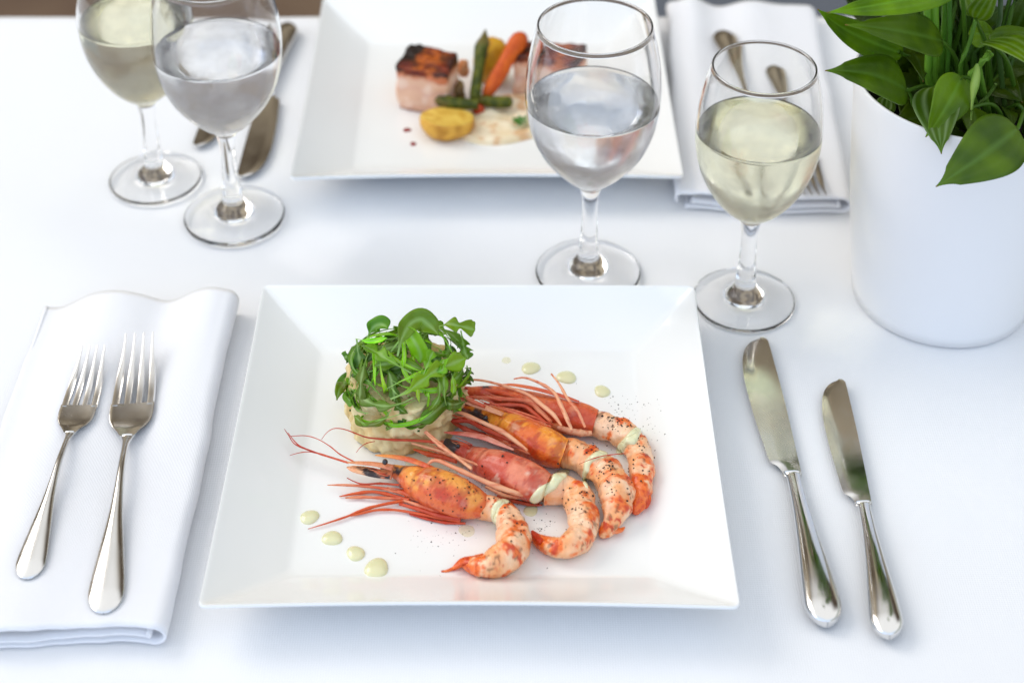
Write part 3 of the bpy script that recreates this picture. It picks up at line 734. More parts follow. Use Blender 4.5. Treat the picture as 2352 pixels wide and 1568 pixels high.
# fourth prawn
limb(pr4, 'leg', [(290, 68, 8, .024), (330, 48, 9, .026), (400, 50, 10, .027), (500, 72, 11, .027), (620, 108, 12, .027), (750, 158, 15, .026), (850, 235, 19, .025), (930, 300, 20, .024), (990, 385, 12, .021)], c4, 0, LP, LB, 34)
limb(pr4, 'leg', [(640, 40, 6, .030), (720, 31, 9, .030), (820, 65, 12, .029), (900, 110, 14, .028), (945, 150, 16, .0275), (985, 230, 18, .027), (1030, 330, 21, .025), (1065, 410, 14, .021)], c4, 0, LP, LB, 34)
limb(pr4, 'leg', [(915, 2, 9, .031), (955, 50, 9, .030), (985, 95, 12, .029), (1040, 190, 13, .028), (1110, 280, 16, .026), (1165, 395, 12, .021)], c4, 0, LB, LP, 30)
limb(pr4, 'leg', [(250, 175, 12, .020), (420, 178, 18, .020), (600, 188, 18, .020), (745, 205, 19, .020), (830, 275, 21, .020), (915, 355, 16, .019)], c4, 0, LR, LP)
limb(pr4, 'leg', [(420, 232, 14, .018), (580, 232, 19, .018), (710, 238, 18, .018), (790, 292, 20, .018), (880, 365, 14, .017)], c4, 0, (.5, .08, .04), LR)
limb(pr4, 'leg', [(280, 105, 14, .018), (420, 125, 26, .018), (560, 150, 24, .019), (700, 185, 16, .019)], c4, 0, (.52, .06, .03), RO)
limb(pr4, 'leg', [(960, 395, 18, .016), (1030, 415, 26, .0155), (1120, 435, 30, .0145), (1210, 440, 24, .013)], c4, 0, (.70, .34, .2), LB)
limb(pr4, 'antenna', [(1120, 665, 2, .019), (1200, 633, 3, .020), (1290, 606, 4, .0215), (1380, 594, 4, .022), (1460, 586, 3, .021)], c4, 0, AR, RED)
for (rt_, ps) in ((pr2, [(560, 800, 18, .007), (660, 850, 34, .007), (770, 900, 36, .007), (860, 925, 20, .007)]), (pr3, [(560, 500, 16, .009), (680, 545, 34, .009), (800, 600, 38, .009), (910, 650, 26, .009)]),
                  (pr4, [(700, 330, 18, .010), (820, 365, 34, .010), (950, 400, 40, .011), (1080, 430, 34, .010)]), (pr1, [(-60, 900, 20, .006), (60, 950, 34, .006), (180, 985, 36, .006), (290, 1000, 22, .006)])):
    limb(rt_, 'side_plate', ps, c4, 0, (.46, .06, .02), (.62, .2, .07))
lg = random.Random(77)
for rt_, x0, y0_, x1, y1_, zz in ((pr2, 330, 700, 760, 905, .012), (pr3, 420, 430, 880, 620, .015), (pr4, 420, 210, 960, 400, .018), (pr1, -200, 840, 230, 985, .009)):
    for q in range(6):
        f0 = lg.uniform(0, .35); f1 = lg.uniform(.6, 1.); jt = lg.uniform(-14, 14); o1 = lg.uniform(-16, 16); o2 = lg.uniform(-12, 12)
        A_ = (lerp(x0, x1, f0), lerp(y0_, y1_, f0)+o1); B_ = (lerp(x0, x1, f1), lerp(y0_, y1_, f1)+o2)
        limb(rt_, 'leg', [(A_[0], A_[1], 6, zz), ((A_[0]+B_[0])/2, (A_[1]+B_[1])/2+jt, 11, zz+.001), (B_[0], B_[1], 9, zz-.001)], c4, 0, lg.choice([LR, RO, LP]), lg.choice([LR, LP, AR]))
for rt_, cx_, cy2, zz, ln in ((pr1, -330, 720, .013, 130), (pr1, -230, 860, .008, 150), (pr2, 60, 560, .016, 150), (pr2, 220, 500, .018, 120), (pr3, 250, 300, .018, 150), (pr4, 430, 190, .022, 160)):
    for q in range(4):
        x_ = cx_+lg.uniform(-50, 60); yy_ = cy2+lg.uniform(-22, 30); l_ = ln*lg.uniform(.6, 1.1); sl = lg.uniform(.15, .5)
        limb(rt_, 'antenna', [(x_+l_*.5, yy_+l_*.5*sl, 5, zz), (x_, yy_+lg.uniform(-8, 8), 4, zz+.0015), (x_-l_*.5, yy_-l_*.5*sl+lg.uniform(-14, 14), 2, zz+.001)], c4, 0, lg.choice([LR, AR, RO]), lg.choice([LR, LP]))
# tail fans
def fan(root, outl, conv, z, ca, cb): plate_scale(root, 'tail_fan', outl, conv, z, ca, cb)
fan(pr4, [(1570, 870, 40, .010), (1545, 950, 52, .008), (1525, 1005, 34, .0065), (1512, 1030, 8, .006)], c4, .008, ORNG, RED)
fan(pr4, [(1610, 860, 26, .011), (1622, 920, 30, .009), (1608, 975, 22, .0075), (1590, 995, 6, .007)], c4, .008, ORNG, RED)
fan(pr1, [(340, 1375, 30, .012), (270, 1375, 34, .010), (225, 1405, 24, .008), (190, 1432, 8, .007)], c4, .010, RED, ORNG)
fan(pr2, [(860, 1240, 34, .011), (815, 1200, 30, .010), (785, 1170, 20, .009), (770, 1155, 6, .009)], c4, .010, RED, RED)
fan(pr3, [(1330, 1110, 30, .010), (1365, 1150, 34, .008), (1420, 1150, 24, .007), (1455, 1128, 6, .006)], c4, .008, LP, ORNG)

# ------------------------------------------------------------------ potato cake
ck = P(927, 1056, ZP); CR = .0315; CC = Vector((ck.x, ck.y+CR, ZP)); CHT = .034
cake = empty('potato_cake', CC); tag(cake, 'round cream coloured chunky potato cake under the rocket salad', 'potato cake')
def cell(p, s):
    d, pts = noise.voronoi(Vector(p)*s, distance_metric='DISTANCE', exponent=2.5); return d
V = []; cols = []; nz_, na = 46, 150
prof = []
for i in range(nz_):
    t = i/(nz_-1)
    if t < .58: prof.append((CR, CHT*t/.58*.97+.0005))
    else:
        u = (t-.58)/.42; prof.append((CR*(1-u)**.85 if u < 1 else 1e-4, CHT*(.97+.03*math.sin(u*math.pi/2))))
for i, (r, z) in enumerate(prof):
    for j in range(na):
        a = 2*math.pi*j/na; n = Vector((math.cos(a), math.sin(a), 0)); p = n*r+Vector((0, 0, z))
        wp = p+Vector((fbm(p, 130, 2), fbm(p+Vector((5, 0, 0)), 130, 2), fbm(p+Vector((0, 5, 0)), 130, 2)))*.0035
        d = cell(wp+Vector((.5, .3, .2)), 78); e = d[1]-d[0]; d2 = cell(wp, 210); e2 = d2[1]-d2[0]
        amp = (sst(e, .0, .30)-.6)*.0017+(sst(e2, 0, .35)-.5)*.0008+fbm(p, 60, 3)*.0030
        side = sst(prof[i][0]/CR, .5, 1.); q = p+n*amp*side+Vector((0, 0, amp*(1-side)))+n*(-.0025*sst(z/CHT, .8, 1.)-.0018*sst(1-z/CHT, .8, 1.))*side
        q.z = max(q.z, .0002); V.append(q)
        c = mixv((.58, .41, .15), (.80, .66, .35), sst(e, .03, .35)*.5+.4+1.3*fbm(p, 70, 3))
        c = mixv(c, (.42, .26, .10), (1-sst(e, 0, .07))*.4)
        c = mixv(c, (.78, .52, .22), sst(fbm(p+Vector((3, 1, 2)), 80, 3), .12, .4)*.45)
        cols.append(c)
Fc = [tuple(f) for f in grid_faces(nz_, na, cv=True)]; Fc.append(tuple(range((nz_-1)*na, nz_*na))); Fc = [tuple(reversed(f)) for f in Fc]
mesh('cake_body', V, Fc, M['food'], cake, cols=cols); cast_add([v+CC for v in V], Fc)
for (x, y) in ((790, 1125), (965, 1215), (1060, 1085), (300, 1015), (375, 1065)):   # green herb flecks set in the side
    o_, d_ = ray(*c2(x, y)); 
    bv = BVHTree.FromPolygons([v+CC for v in V], Fc); h = bv.ray_cast(o_, d_)
    if h[0]:
        s_ = .0015 if x == 790 else .0006
        VV, FF = box((-s_, -.0004, -s_*.55), (s_, .0004, s_*.55)); VV = [Vector(v)+h[0]-CC+h[1]*.0002 for v in VV]
        mesh('herb_fleck', VV, FF, M['leaf'], cake, cols=[(.04, .11, .02)]*8)

# ------------------------------------------------------------------ rocket salad
SC = Vector((CC.x+.0005, CC.y-.0025, ZP+CHT-.004)); salad = empty('rocket_salad', SC)
tag(salad, 'heap of fresh green rocket leaves piled on the potato cake', 'salad')
rs = random.Random(19)
def rocket(path, width, up, seed, lobed=True, bright=1., name='leaf', fold=.35, collect=None):
    """ribbon along a world path with lobed edges"""
    n = 40; pts = [Vector(q[:3]) for q in resample([tuple(p) for p in path], n)]
    m = 7; V = []; cols = []; r_ = random.Random(seed); ph = r_.random()*6; nl = r_.choice([2.5, 3.5, 4.5]); stem = r_.uniform(.15, .4)
    hue = r_.uniform(.75, 1.35)
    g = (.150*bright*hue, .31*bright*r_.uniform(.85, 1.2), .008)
    for i in range(n):
        t = i/(n-1); tg = (pts[min(n-1, i+1)]-pts[max(0, i-1)]).normalized()
        s = tg.cross(up).normalized(); u = s.cross(tg).normalized()
        ev = sst(t, stem*.6, stem+.2)*(1-sst(t, .82, 1.)**1.3*.95)*(.7+.3*t)
        for j in range(m):
            k = -1+2*j/(m-1); lob = 1.
            if lobed:
                w2_ = abs(math.sin(math.pi*nl*t+(.4 if k < 0 else 0)+ph))**1.6
                lob = lerp(.28+.85*w2_, 1, sst(t, .76, .9)); 
            wd = width*(ev*lob+.06+.03*(1-t))
            tw = .5*math.sin(t*4+ph)
            off = s*k*wd*math.cos(tw)+u*(abs(k)*wd*fold+.22*wd*math.sin(t*13+ph*2+k*2)*abs(k)+math.sin(tw)*k*wd)
            if lobed: off += tg*(abs(k)**2*wd*(lob-.5)*.6)
            V.append(pts[i]+off)
            c = mixv(g, (.20*bright, .36*bright, .025), sst(fbm(V[-1], 140, 3), -.1, .4)*.55)
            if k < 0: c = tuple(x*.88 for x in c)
            if abs(k) < .2: c = mixv(c, (.40, .56, .20), .7)
            c = mixv((.38, .54, .18), c, sst(t, .0, stem+.1))
            cols.append(c)
    if collect is not None: collect.add(V, grid_faces(n, m), cols); return
    o = mesh(name, local(salad, V), grid_faces(n, m), M['salad'], salad, cols=cols)
    sm = o.modifiers.new('th', 'SOLIDIFY'); sm.thickness = .0003; sm.offset = 0
    return o
RX, RZ = .0315, .0235
SN = 140; inner = MB()
for k in range(SN):
    # start somewhere on the dome, run along it with a random heading
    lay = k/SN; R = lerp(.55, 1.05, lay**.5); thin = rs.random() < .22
    az = rs.uniform(0, 2*math.pi); el = math.asin(rs.uniform(-.32, .98)); hd = rs.uniform(0, 2*math.pi)
    L = rs.uniform(.024, .050)*(1 if el > .15 else .5); pth = []; p = Vector((math.cos(az)*math.cos(el), math.sin(az)*math.cos(el), math.sin(el)))
    e1 = p.cross(Vector((.3, .2, 1))).normalized(); e2 = p.cross(e1).normalized(); d = e1*math.cos(hd)+e2*math.sin(hd)
    bend = rs.uniform(-1.3, 1.3); lift = rs.uniform(-.14, .14); tip = rs.uniform(-.12, .16)
    for i in range(6):
        t = i/5; q = p*R*(1+lift*math.sin(t*3.1)+tip*t**3); pth.append(SC+Vector((q.x*RX, q.y*RX, max(-.008, q.z*RZ+.0005))))
        nd = (d+p.cross(d)*bend*.3); nd = (nd-p*nd.dot(p)).normalized(); p = (p+nd*(L/5/RX)).normalized(); d = nd
    upv = ((pth[3]-SC).normalized()+Vector((rs.uniform(-.6, .6), rs.uniform(-.6, .6), rs.uniform(-.3, .6)))).normalized()
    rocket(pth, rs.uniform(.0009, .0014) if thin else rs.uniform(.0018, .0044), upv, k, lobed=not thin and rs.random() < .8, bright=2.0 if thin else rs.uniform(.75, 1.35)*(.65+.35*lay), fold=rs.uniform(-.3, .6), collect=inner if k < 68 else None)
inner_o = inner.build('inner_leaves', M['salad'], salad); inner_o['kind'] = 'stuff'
_s = inner_o.modifiers.new('th', 'SOLIDIFY'); _s.thickness = .0003; _s.offset = 0
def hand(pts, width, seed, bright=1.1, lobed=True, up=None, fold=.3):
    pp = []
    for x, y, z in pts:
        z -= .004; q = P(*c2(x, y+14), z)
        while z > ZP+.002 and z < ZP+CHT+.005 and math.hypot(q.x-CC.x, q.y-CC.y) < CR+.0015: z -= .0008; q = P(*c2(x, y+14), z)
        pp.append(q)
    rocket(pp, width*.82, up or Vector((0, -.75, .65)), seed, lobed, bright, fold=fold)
hand([(700, 860, .046), (680, 960, .042), (665, 1080, .034), (640, 1190, .026), (612, 1285, .020)], .0042, 201, 1.5)
hand([(330, 690, .046), (250, 730, .042), (190, 800, .038), (165, 900, .034)], .0035, 202, 1.0, False)
hand([(560, 600, .052), (420, 640, .050), (320, 670, .046), (240, 720, .041), (165, 880, .033)], .0045, 203, .9, False)
hand([(480, 640, .052), (470, 760, .046), (462, 870, .040), (455, 965, .034)], .0046, 204, 1.2, False)
hand([(690, 890, .048), (850, 820, .052), (980, 720, .056), (1120, 620, .058), (1300, 540, .056), (1430, 490, .054)], .0060, 205, 1.45)
hand([(760, 960, .042), (860, 980, .040), (960, 1080, .034), (1050, 1170, .027)], .0072, 206, .8, False)
hand([(1160, 880, .045), (1250, 930, .040), (1330, 940, .036), (1420, 915, .033)], .0035, 207, .6)
hand([(1160, 180, .064), (1250, 160, .067), (1350, 170, .066), (1440, 195, .063), (1518, 215, .060)], .0052, 208, 1.2, True, Vector((0, -.4, .9)))
hand([(760, 470, .066), (800, 300, .073), (880, 160, .075), (980, 110, .075), (1060, 160, .072), (1160, 260, .069)], .0068, 209, 1.05, False, Vector((0, -.6, .8)))
hand([(690, 430, .060), (760, 340, .066), (850, 240, .071), (930, 330, .068), (985, 450, .061), (980, 540, .056)], .0062, 210, 1.5, False)
hand([(460, 290, .064), (520, 190, .068), (600, 160, .070), (665, 200, .070)], .0054, 211, .9, False, Vector((0, -.5, .8)))
hand([(360, 300, .060), (370, 400, .057), (385, 500, .053), (400, 580, .050)], .0058, 212, .6)
hand([(300, 470, .050), (260, 475, .049), (240, 490, .048)], .0040, 213, .8, False)
hand([(1380, 220, .060), (1400, 320, .056), (1420, 420, .052), (1450, 500, .050)], .0052, 214, .8)
hand([(1440, 560, .048), (1450, 650, .044), (1430, 740, .040)], .0042, 215, .6)
hand([(1290, 640, .055), (1310, 740, .050), (1305, 840, .045)], .0020, 216, 1.8, False)
hand([(650, 310, .066), (600, 420, .063), (590, 540, .060), (610, 680, .056), (640, 790, .051), (690, 880, .047)], .0019, 217, 2.2, False)
hand([(760, 500, .062), (820, 610, .058), (890, 740, .053)], .0017, 218, 1.9, False)
hand([(350, 300, .064), (450, 320, .066), (550, 315, .067), (660, 290, .068)], .0018, 219, 2.2, False)
hand([(1040, 900, .046), (1055, 870, .049), (1060, 820, .053)], .0045, 220, 1.4)
hand([(1010, 660, .058), (1050, 560, .061), (1080, 480, .063), (1110, 420, .064)], .0036, 221, 1.3)
hand([(600, 800, .050), (560, 870, .046), (540, 930, .042), (520, 985, .038)], .0050, 230, .9)
hand([(380, 760, .050), (400, 830, .046), (440, 880, .042), (560, 905, .039)], .0060, 231, .8, False)
hand([(860, 860, .048), (940, 900, .044), (1000, 960, .040), (1010, 1020, .036)], .0048, 232, 1.2)
hand([(700, 780, .052), (760, 850, .048), (850, 900, .044), (960, 920, .042)], .0052, 233, 1.0)
hand([(1000, 820, .050), (1100, 850, .047), (1180, 900, .043), (1260, 900, .040)], .0048, 234, 1.1)
hand([(500, 900, .042), (560, 950, .040), (640, 1000, .036)], .0056, 235, .7)
hand([(1100, 640, .057), (1200, 600, .058), (1210, 500, .059)], .0034, 222, 1.5)

# ------------------------------------------------------------------ sauce, pepper, oil
pv = []
pm = p1.data; mw = Matrix.Translation(p1.location) @ Matrix.Rotation(p1.rotation_euler[2], 4, 'Z')
cast_add([mw @ v.co for v in pm.vertices], [tuple(p.vertices) for p in pm.polygons])
AV = []; AF = []
for V_, F_ in CASTERS:
    o_ = len(AV); AV += V_; AF += [tuple(i+o_ for i in f) for f in F_]
BV = BVHTree.FromPolygons(AV, AF)
def hit(px, py):
    o_, d_ = ray(px, py); h = BV.ray_cast(o_, d_); return (h[0], h[1]) if h[0] else (None, None)
dots = [(711, 1188, 23, 'green sauce dot nearest the left rim, first of the front row'), (763, 1236, 24, 'green sauce dot second in the front row from the left rim'),
        (817, 1271, 23, 'green sauce dot third in the front row, a pepper speck on its edge'), (865, 1306, 31, 'largest green sauce dot, last of the front row'),
        (1219, 846, 22, 'green sauce dot behind the prawns, leftmost of three'), (1301, 867, 23, 'green sauce dot behind the prawns with a pepper grain on it'),
        (1383, 899, 20, 'small green sauce dot behind the prawns, nearest the right rim'), (1219, 1172, 18, 'small peppered sauce drop between the two front prawn tails')]
def dome(name, px, py, r, mm, label, cat, group, hgt=.24, z=ZP, seed=0):
    w_ = P(px, py, z); rm = r*.94*m_per_px(w_); root = None; V = []; n = 12; m = 36
    for i in range(n):
        a = math.pi/2*i/(n-1)
        for j in range(m):
            b_ = 2*math.pi*j/m; k = 1+.07*math.sin(b_*2+seed)+.04*math.sin(b_*3+seed*2)
            V.append((rm*k*math.cos(a)*math.cos(b_), rm*k*math.cos(a)*math.sin(b_), rm*hgt*2*math.sin(a)**.9 if i else -.0002))
    Fc = grid_faces(n, m, cv=True)
    o = mesh(name, V, Fc, mm); o.location = w_; tag(o, label, cat, group); return o
for i, (x, y, r, lb) in enumerate(dots): dome('sauce_dot', x, y, r, M['sauce'], lb, 'sauce dot', 'dots of pale green sauce', seed=i*1.7, hgt=.2 if i < 7 else .1)
dome('oil_spot', 1072, 1218, 20, M['oil'], 'thin yellowish oil spot in front of the nearest prawn', 'oil spot', None, .03, seed=3)
dome('oil_spot', 1163, 827, 12, M['oil'], 'faint pale oil smear behind the prawns, right of the salad', 'oil spot', None, .04, seed=5)
dome('oil_pool', 1000, 1052, 70, M['oil'], 'yellow oil pooled at the foot of the potato cake', 'oil pool', None, .012, seed=2)
def inpoly(x, y, poly):
    c = False; n = len(poly)
    for i in range(n):
        x1, y1 = poly[i]; x2, y2 = poly[(i+1) % n]
        if (y1 > y) != (y2 > y) and x < (x2-x1)*(y-y1)/(y2-y1)+x1: c = not c
    return c
def edged(x, y, poly):
    m = 1e9; n = len(poly)
    for i in range(n):
        x1, y1 = poly[i]; x2, y2 = poly[(i+1) % n]; dx, dy = x2-x1, y2-y1
        t = clamp(((x-x1)*dx+(y-y1)*dy)/(dx*dx+dy*dy+1e-9)); m = min(m, math.hypot(x-x1-t*dx, y-y1-t*dy))
    return m
def smear(poly, label):
    poly = [c4(*p) for p in poly]; poly = [tuple(q[:2]) for q in resample([(a, b, 0) for a, b in poly+[poly[0]]], 60)][:-1]
    xs = [p[0] for p in poly]; ys = [p[1] for p in poly]; st = 1.3; nx = int((max(xs)-min(xs))/st)+5; ny = int((max(ys)-min(ys))/st)+5
    idx = {}; V = []; 
    for i in range(nx):
        for j in range(ny):
            x = min(xs)-2*st+i*st; y = min(ys)-2*st+j*st; ins = inpoly(x, y, poly); d = edged(x, y, poly)
            if not ins and d > st*1.2: continue
            h, n = hit(x, y)
            if h is None: continue
            tk = (.0012*math.sqrt(clamp(d/6.)) if ins else -.0005)
            if n.dot(Vector((0, 0, CH))-h) < 0: n = -n
            idx[i, j] = len(V); V.append(h+n*tk)
    Fc = []
    for (i, j), a in idx.items():
        if (i+1, j) in idx and (i, j+1) in idx and (i+1, j+1) in idx:
            q = (a, idx[i, j+1], idx[i+1, j+1], idx[i+1, j])
            if max((V[q[k]]-V[q[k-1]]).length for k in range(4)) < .02: Fc.append(q)
    org = sum(V, Vector())/len(V)
    o = mesh('sauce_smear', [v-org for v in V], Fc, M['sauce']); o.location = org
    sm = o.modifiers.new('s', 'SMOOTH'); sm.iterations = 3; sm.factor = .5
    tag(o, label, 'sauce smear', 'smears of green sauce on the prawns'); return o
smear([(600, 915), (632, 940), (565, 962), (532, 1000), (514, 1050), (508, 1110), (478, 1075), (468, 1020), (490, 960), (535, 925)], 'pale green sauce smear across the neck of the nearest prawn')
smear([(752, 930), (775, 890), (830, 832), (905, 790), (935, 730), (1000, 704), (1052, 715), (1025, 765), (985, 800), (945, 855), (885, 890), (835, 938), (785, 955)], 'widest pale green sauce smear, on the second prawn from the viewer')
smear([(1270, 560), (1332, 580), (1322, 612), (1255, 630), (1205, 670), (1195, 720), (1172, 760), (1190, 845), (1160, 825), (1140, 780), (1150, 700), (1160, 645), (1205, 598)], 'long dripping green sauce smear on the third prawn from the viewer')
smear([(1535, 393), (1577, 410), (1562, 470), (1530, 522), (1480, 525), (1452, 562), (1432, 602), (1393, 582), (1408, 520), (1455, 468), (1500, 418)], 'pale green sauce smear on the prawn furthest from the viewer')
# pepper: too many specks to count
rp = random.Random(5); pb = MB()
def speck(px, py, s):
    h, n = hit(px, py)
    if h is None: return
    V = []; ico = [(0, 0, 1), (.9, 0, .2), (.3, .85, .1), (-.7, .5, -.1), (-.7, -.6, .1), (.3, -.9, 0), (0, 0, -.6)]
    R_ = Matrix.Rotation(rp.uniform(0, 6), 3, (rp.uniform(-1, 1), rp.uniform(-1, 1), 1))
    for v in ico: V.append(h+n*s*.35+R_ @ Vector(v)*s*rp.uniform(.7, 1.2))
    pb.add(V, [(0, 1, 2), (0, 2, 3), (0, 3, 4), (0, 4, 5), (0, 5, 1), (6, 2, 1), (6, 3, 2), (6, 4, 3), (6, 5, 4), (6, 1, 5)])
def cluster(cx, cy_, sx, sy, n, s0=.00022, s1=.00075):
    for _ in range(int(n*1.05)): x, y = c4(rp.gauss(cx, sx), rp.gauss(cy_, sy)); speck(x, y, s0+(s1-s0)*rp.random()**2.2)
cluster(1480, 260, 110, 70, 42); cluster(1640, 420, 60, 110, 26); cluster(840, 1130, 90, 60, 34); cluster(150, 1160, 100, 60, 26); cluster(60, 1260, 130, 70, 16, .0002, .0005)
cluster(170, 850, 160, 90, 75); cluster(1390, 360, 50, 35, 50); cluster(1560, 600, 45, 110, 34); cluster(1230, 540, 70, 40, 36); cluster(1350, 780, 60, 80, 44); cluster(1330, 690, 22, 30, 26, .0002, .0006)
cluster(1110, 920, 60, 90, 44); cluster(560, 1010, 70, 60, 24); cluster(660, 1180, 40, 90, 12); cluster(400, 850, 60, 50, 26); cluster(1470, 800, 30, 80, 10)
for (x, y, s) in ((1018, 55, .0007), (1100, 75, .0004), (1510, 500, .0006), (965, 765, .0009), (850, 852, .0008), (1050, 845, .0007), (1005, 855, .0006), (768, 985, .0007), (802, 1025, .0006), (845, 1078, .0006), (285, 1168, .0006), (32, 1237, .0007), (560, 608, .0009), (590, 655, .0006), (1220, 900, .0008), (885, 1430, .0006), (-230, 1320, .0005), (965, 660, .0007), (1340, 215, .0006), (1475, 190, .0005), (100, 1485, .0004), (1600, 545, .0005)): speck(*c4(x, y), s)
cluster(835, 1145, 14, 9, 9, .0003, .0007)
po = pb.build('ground_pepper', M['pepper'], smooth=False); tag(po, 'black pepper grains scattered over the prawns and front plate', 'pepper', kind='stuff')

# ------------------------------------------------------------------ food on the back plate
def blob(name, ctr, rx, ry, rz, colf, m, label, cat, group=None, seed=0, amp=.05, cut=None, n=28, k=44, rot=None, parent=None):
    V = []; cols = []
    for i in range(n):
        a = -math.pi/2+math.pi*i/(n-1)
        for j in range(k):
            b_ = 2*math.pi*j/k; d = Vector((math.cos(a)*math.cos(b_), math.cos(a)*math.sin(b_), math.sin(a))); s = 1+amp*fbm(d+Vector((seed, 0, 0)), 1.6, 3)
            p = Vector((d.x*rx*s, d.y*ry*s, d.z*rz*s))
            flatc = False
            if cut is not None:
                dd = p.dot(cut[0]); 
                if dd > cut[1]: p -= cut[0]*(dd-cut[1]); flatc = True
            cols.append(colf(p, flatc)); V.append(rot @ p if rot else p)
    Fc = grid_faces(n, k, cv=True)
    o = mesh(name, V, Fc, m, parent, cols=cols); o.location = ctr
    if label: tag(o, label, cat, group)
    return o
def pork(corners, label, seed):
    """corners: px of top face, back-left, back-right, front-right, front-left"""
    zt = ZP+.034; Q = [P(x, y, zt) for x, y in corners]; ctr = sum(Q, Vector())/4; root = empty('pork_belly', (ctr.x, ctr.y, ZP)); tag(root, label, 'pork belly', 'cubes of roast pork belly')
    N = 22; V = []; cols = []; idx = {}
    def colour(u, v, w_, p):
        n1 = fbm(p+Vector((seed, 0, 0)), 90, 3); n2 = fbm(p+Vector((0, seed, 1)), 200, 3)
        if w_ > .985 or w_ > .86+.10*n1:
            c = mixv((.20, .028, .006), (.44, .10, .014), sst(n1, -.15, .3)); c = mixv(c, (.10, .012, .008), sst(n2, 0., .3)*.8)
            e = max(sst(.28-u+.3*n1, 0, .18), sst(u-.78+.25*n1, 0, .15)*.8)
            return mixv(c, (.018, .010, .008), e)
        c = mixv((.74, .44, .29), (.82, .58, .44), sst(n1, -.2, .3)); c = mixv(c, (.62, .28, .22), sst(math.sin(w_*17+n1*3), .5, 1.)*.35)
        c = mixv(c, (.55, .16, .06), sst(w_+.12*n1, .70, .86)); c = mixv(c, (.22, .03, .02), sst(.06-w_+.03*n1, 0, .05))
        return c
    for i in range(N+1):
        for j in range(N+1):
            for k in range(N+1):
                if i in (0, N) or j in (0, N) or k in (0, N):
                    u, v, w_ = i/N, j/N, k/N
                    def rd(a): return a
                    p = Q[0]*(1-u)*v+Q[1]*u*v+Q[2]*u*(1-v)+Q[3]*(1-u)*(1-v)
                    c0 = ctr; f = 1-.06*((2*abs(u-.5))**6*(2*abs(v-.5))**6)-.03*(1-w_)*0
                    f *= 1-.035*(2*abs(w_-.5))**8
                    q = Vector((c0.x+(p.x-c0.x)*f, c0.y+(p.y-c0.y)*f, ZP+.034*w_))
                    q += Vector((fbm(q, 90, 3), fbm(q+Vector((1, 1, 1)), 90, 3), (fbm(q+Vector((3, 1, 1)), 110, 3)*1.1 if w_ > .8 else 0)))*.0016
                    q.z = max(q.z, ZP+.0001); idx[i, j, k] = len(V); V.append(q); cols.append(colour(u, v, w_, q))
    Fc = []
    for a in range(N):
        for b_ in range(N):
            for f in (((a, b_, 0), (a, b_+1, 0), (a+1, b_+1, 0), (a+1, b_, 0)), ((a, b_, N), (a+1, b_, N), (a+1, b_+1, N), (a, b_+1, N)),
                      ((a, 0, b_), (a+1, 0, b_), (a+1, 0, b_+1), (a, 0, b_+1)), ((a, N, b_), (a, N, b_+1), (a+1, N, b_+1), (a+1, N, b_)),
                      ((0, a, b_), (0, a, b_+1), (0, a+1, b_+1), (0, a+1, b_)), ((N, a, b_), (N, a+1, b_), (N, a+1, b_+1), (N, a, b_+1))):
                Fc.append(tuple(idx[x] for x in f))
    # split crackling from meat by height so each is its own part
    top = [f for f in Fc if sum(V[i].z for i in f)/4 > ZP+.0325]; rest = [f for f in Fc if f not in set(top)]
    for nm, fs in (('crackling', top), ('meat', rest)):
        used = sorted({i for f in fs for i in f}); mp = {a: b for b, a in enumerate(used)}
        mesh(nm, local(root, [V[i] for i in used]), [tuple(mp[i] for i in f) for f in fs], M['glaze'] if nm == 'crackling' else M['food'], root, cols=[cols[i] for i in used])
pork([c6(430, 238), c6(1005, 385), c6(865, 640), c6(248, 530)], 'cube of pork belly with browned crackling, left on the back plate', 2.)
pork([(1204, 93), (1352, 99), (1322, 142), (1176, 126)], 'cube of pork belly mostly seen through the central water glass', 6.)
def veg(name, pts, conv, label, cat, colf, group=None, ns=18, n=40, dispf=None, m=None):
    p, r = abspath(pts, conv, 0, n); V, Fc, cols = tube(p, r, ns, colf, dispf=dispf); org = p[0]
    o = mesh(name, [v-org for v in V], Fc, m or M['food'], cols=cols); o.location = org; return tag(o, label, cat, group)
def carc(t, a, p): return mixv((.66, .12, .010), (.52, .07, .006), .5+fbm(p, 150, 3)+.3*math.sin(t*60)*.3)
veg('baby_carrot', [(1745, 150, 40, .046), (1735, 185, 92, .045), (1690, 270, 112, .042), (1600, 400, 92, .036), (1500, 580, 90, .029), (1400, 750, 84, .021), (1330, 860, 62, .015), (1310, 885, 20, .013)], c6,
    'orange roast baby carrot leaning between asparagus and pork', 'carrot', carc)
def aspc(tip):
    def f(t, a, p):
        n1 = fbm(p, 200, 3); c = mixv((.035, .050, .003), (.11, .12, .006), .5+n1*1.5)
        tt = t if tip else 1-t
        return mixv(c, (.14, .09, .02), sst(.35-tt+.4*n1, 0, .3)*.7)
    return f
def aspd(t, a): return 1+.10*math.sin(a*3+t*26)*(1-sst(t, .25, .5))
G = 'roast asparagus spears on the back plate'
veg('asparagus_spear', [(1318, 95, 5, .050), (1312, 160, 34, .047), (1290, 260, 76, .043), (1262, 380, 82, .038), (1245, 520, 66, .032), (1222, 680, 66, .025), (1200, 850, 68, .018), (1190, 930, 55, .014)], c6, 'green asparagus spear standing upright, tip pointing up', 'asparagus', aspc(True), G, dispf=aspd)
veg('asparagus_spear', [(722, 930, 8, .017), (760, 935, 52, .017), (860, 950, 76, .017), (980, 965, 72, .017), (1100, 972, 66, .017), (1230, 978, 60, .017)], c6, 'brownish asparagus tip lying to the left over the potato half', 'asparagus', aspc(True), G, dispf=aspd)
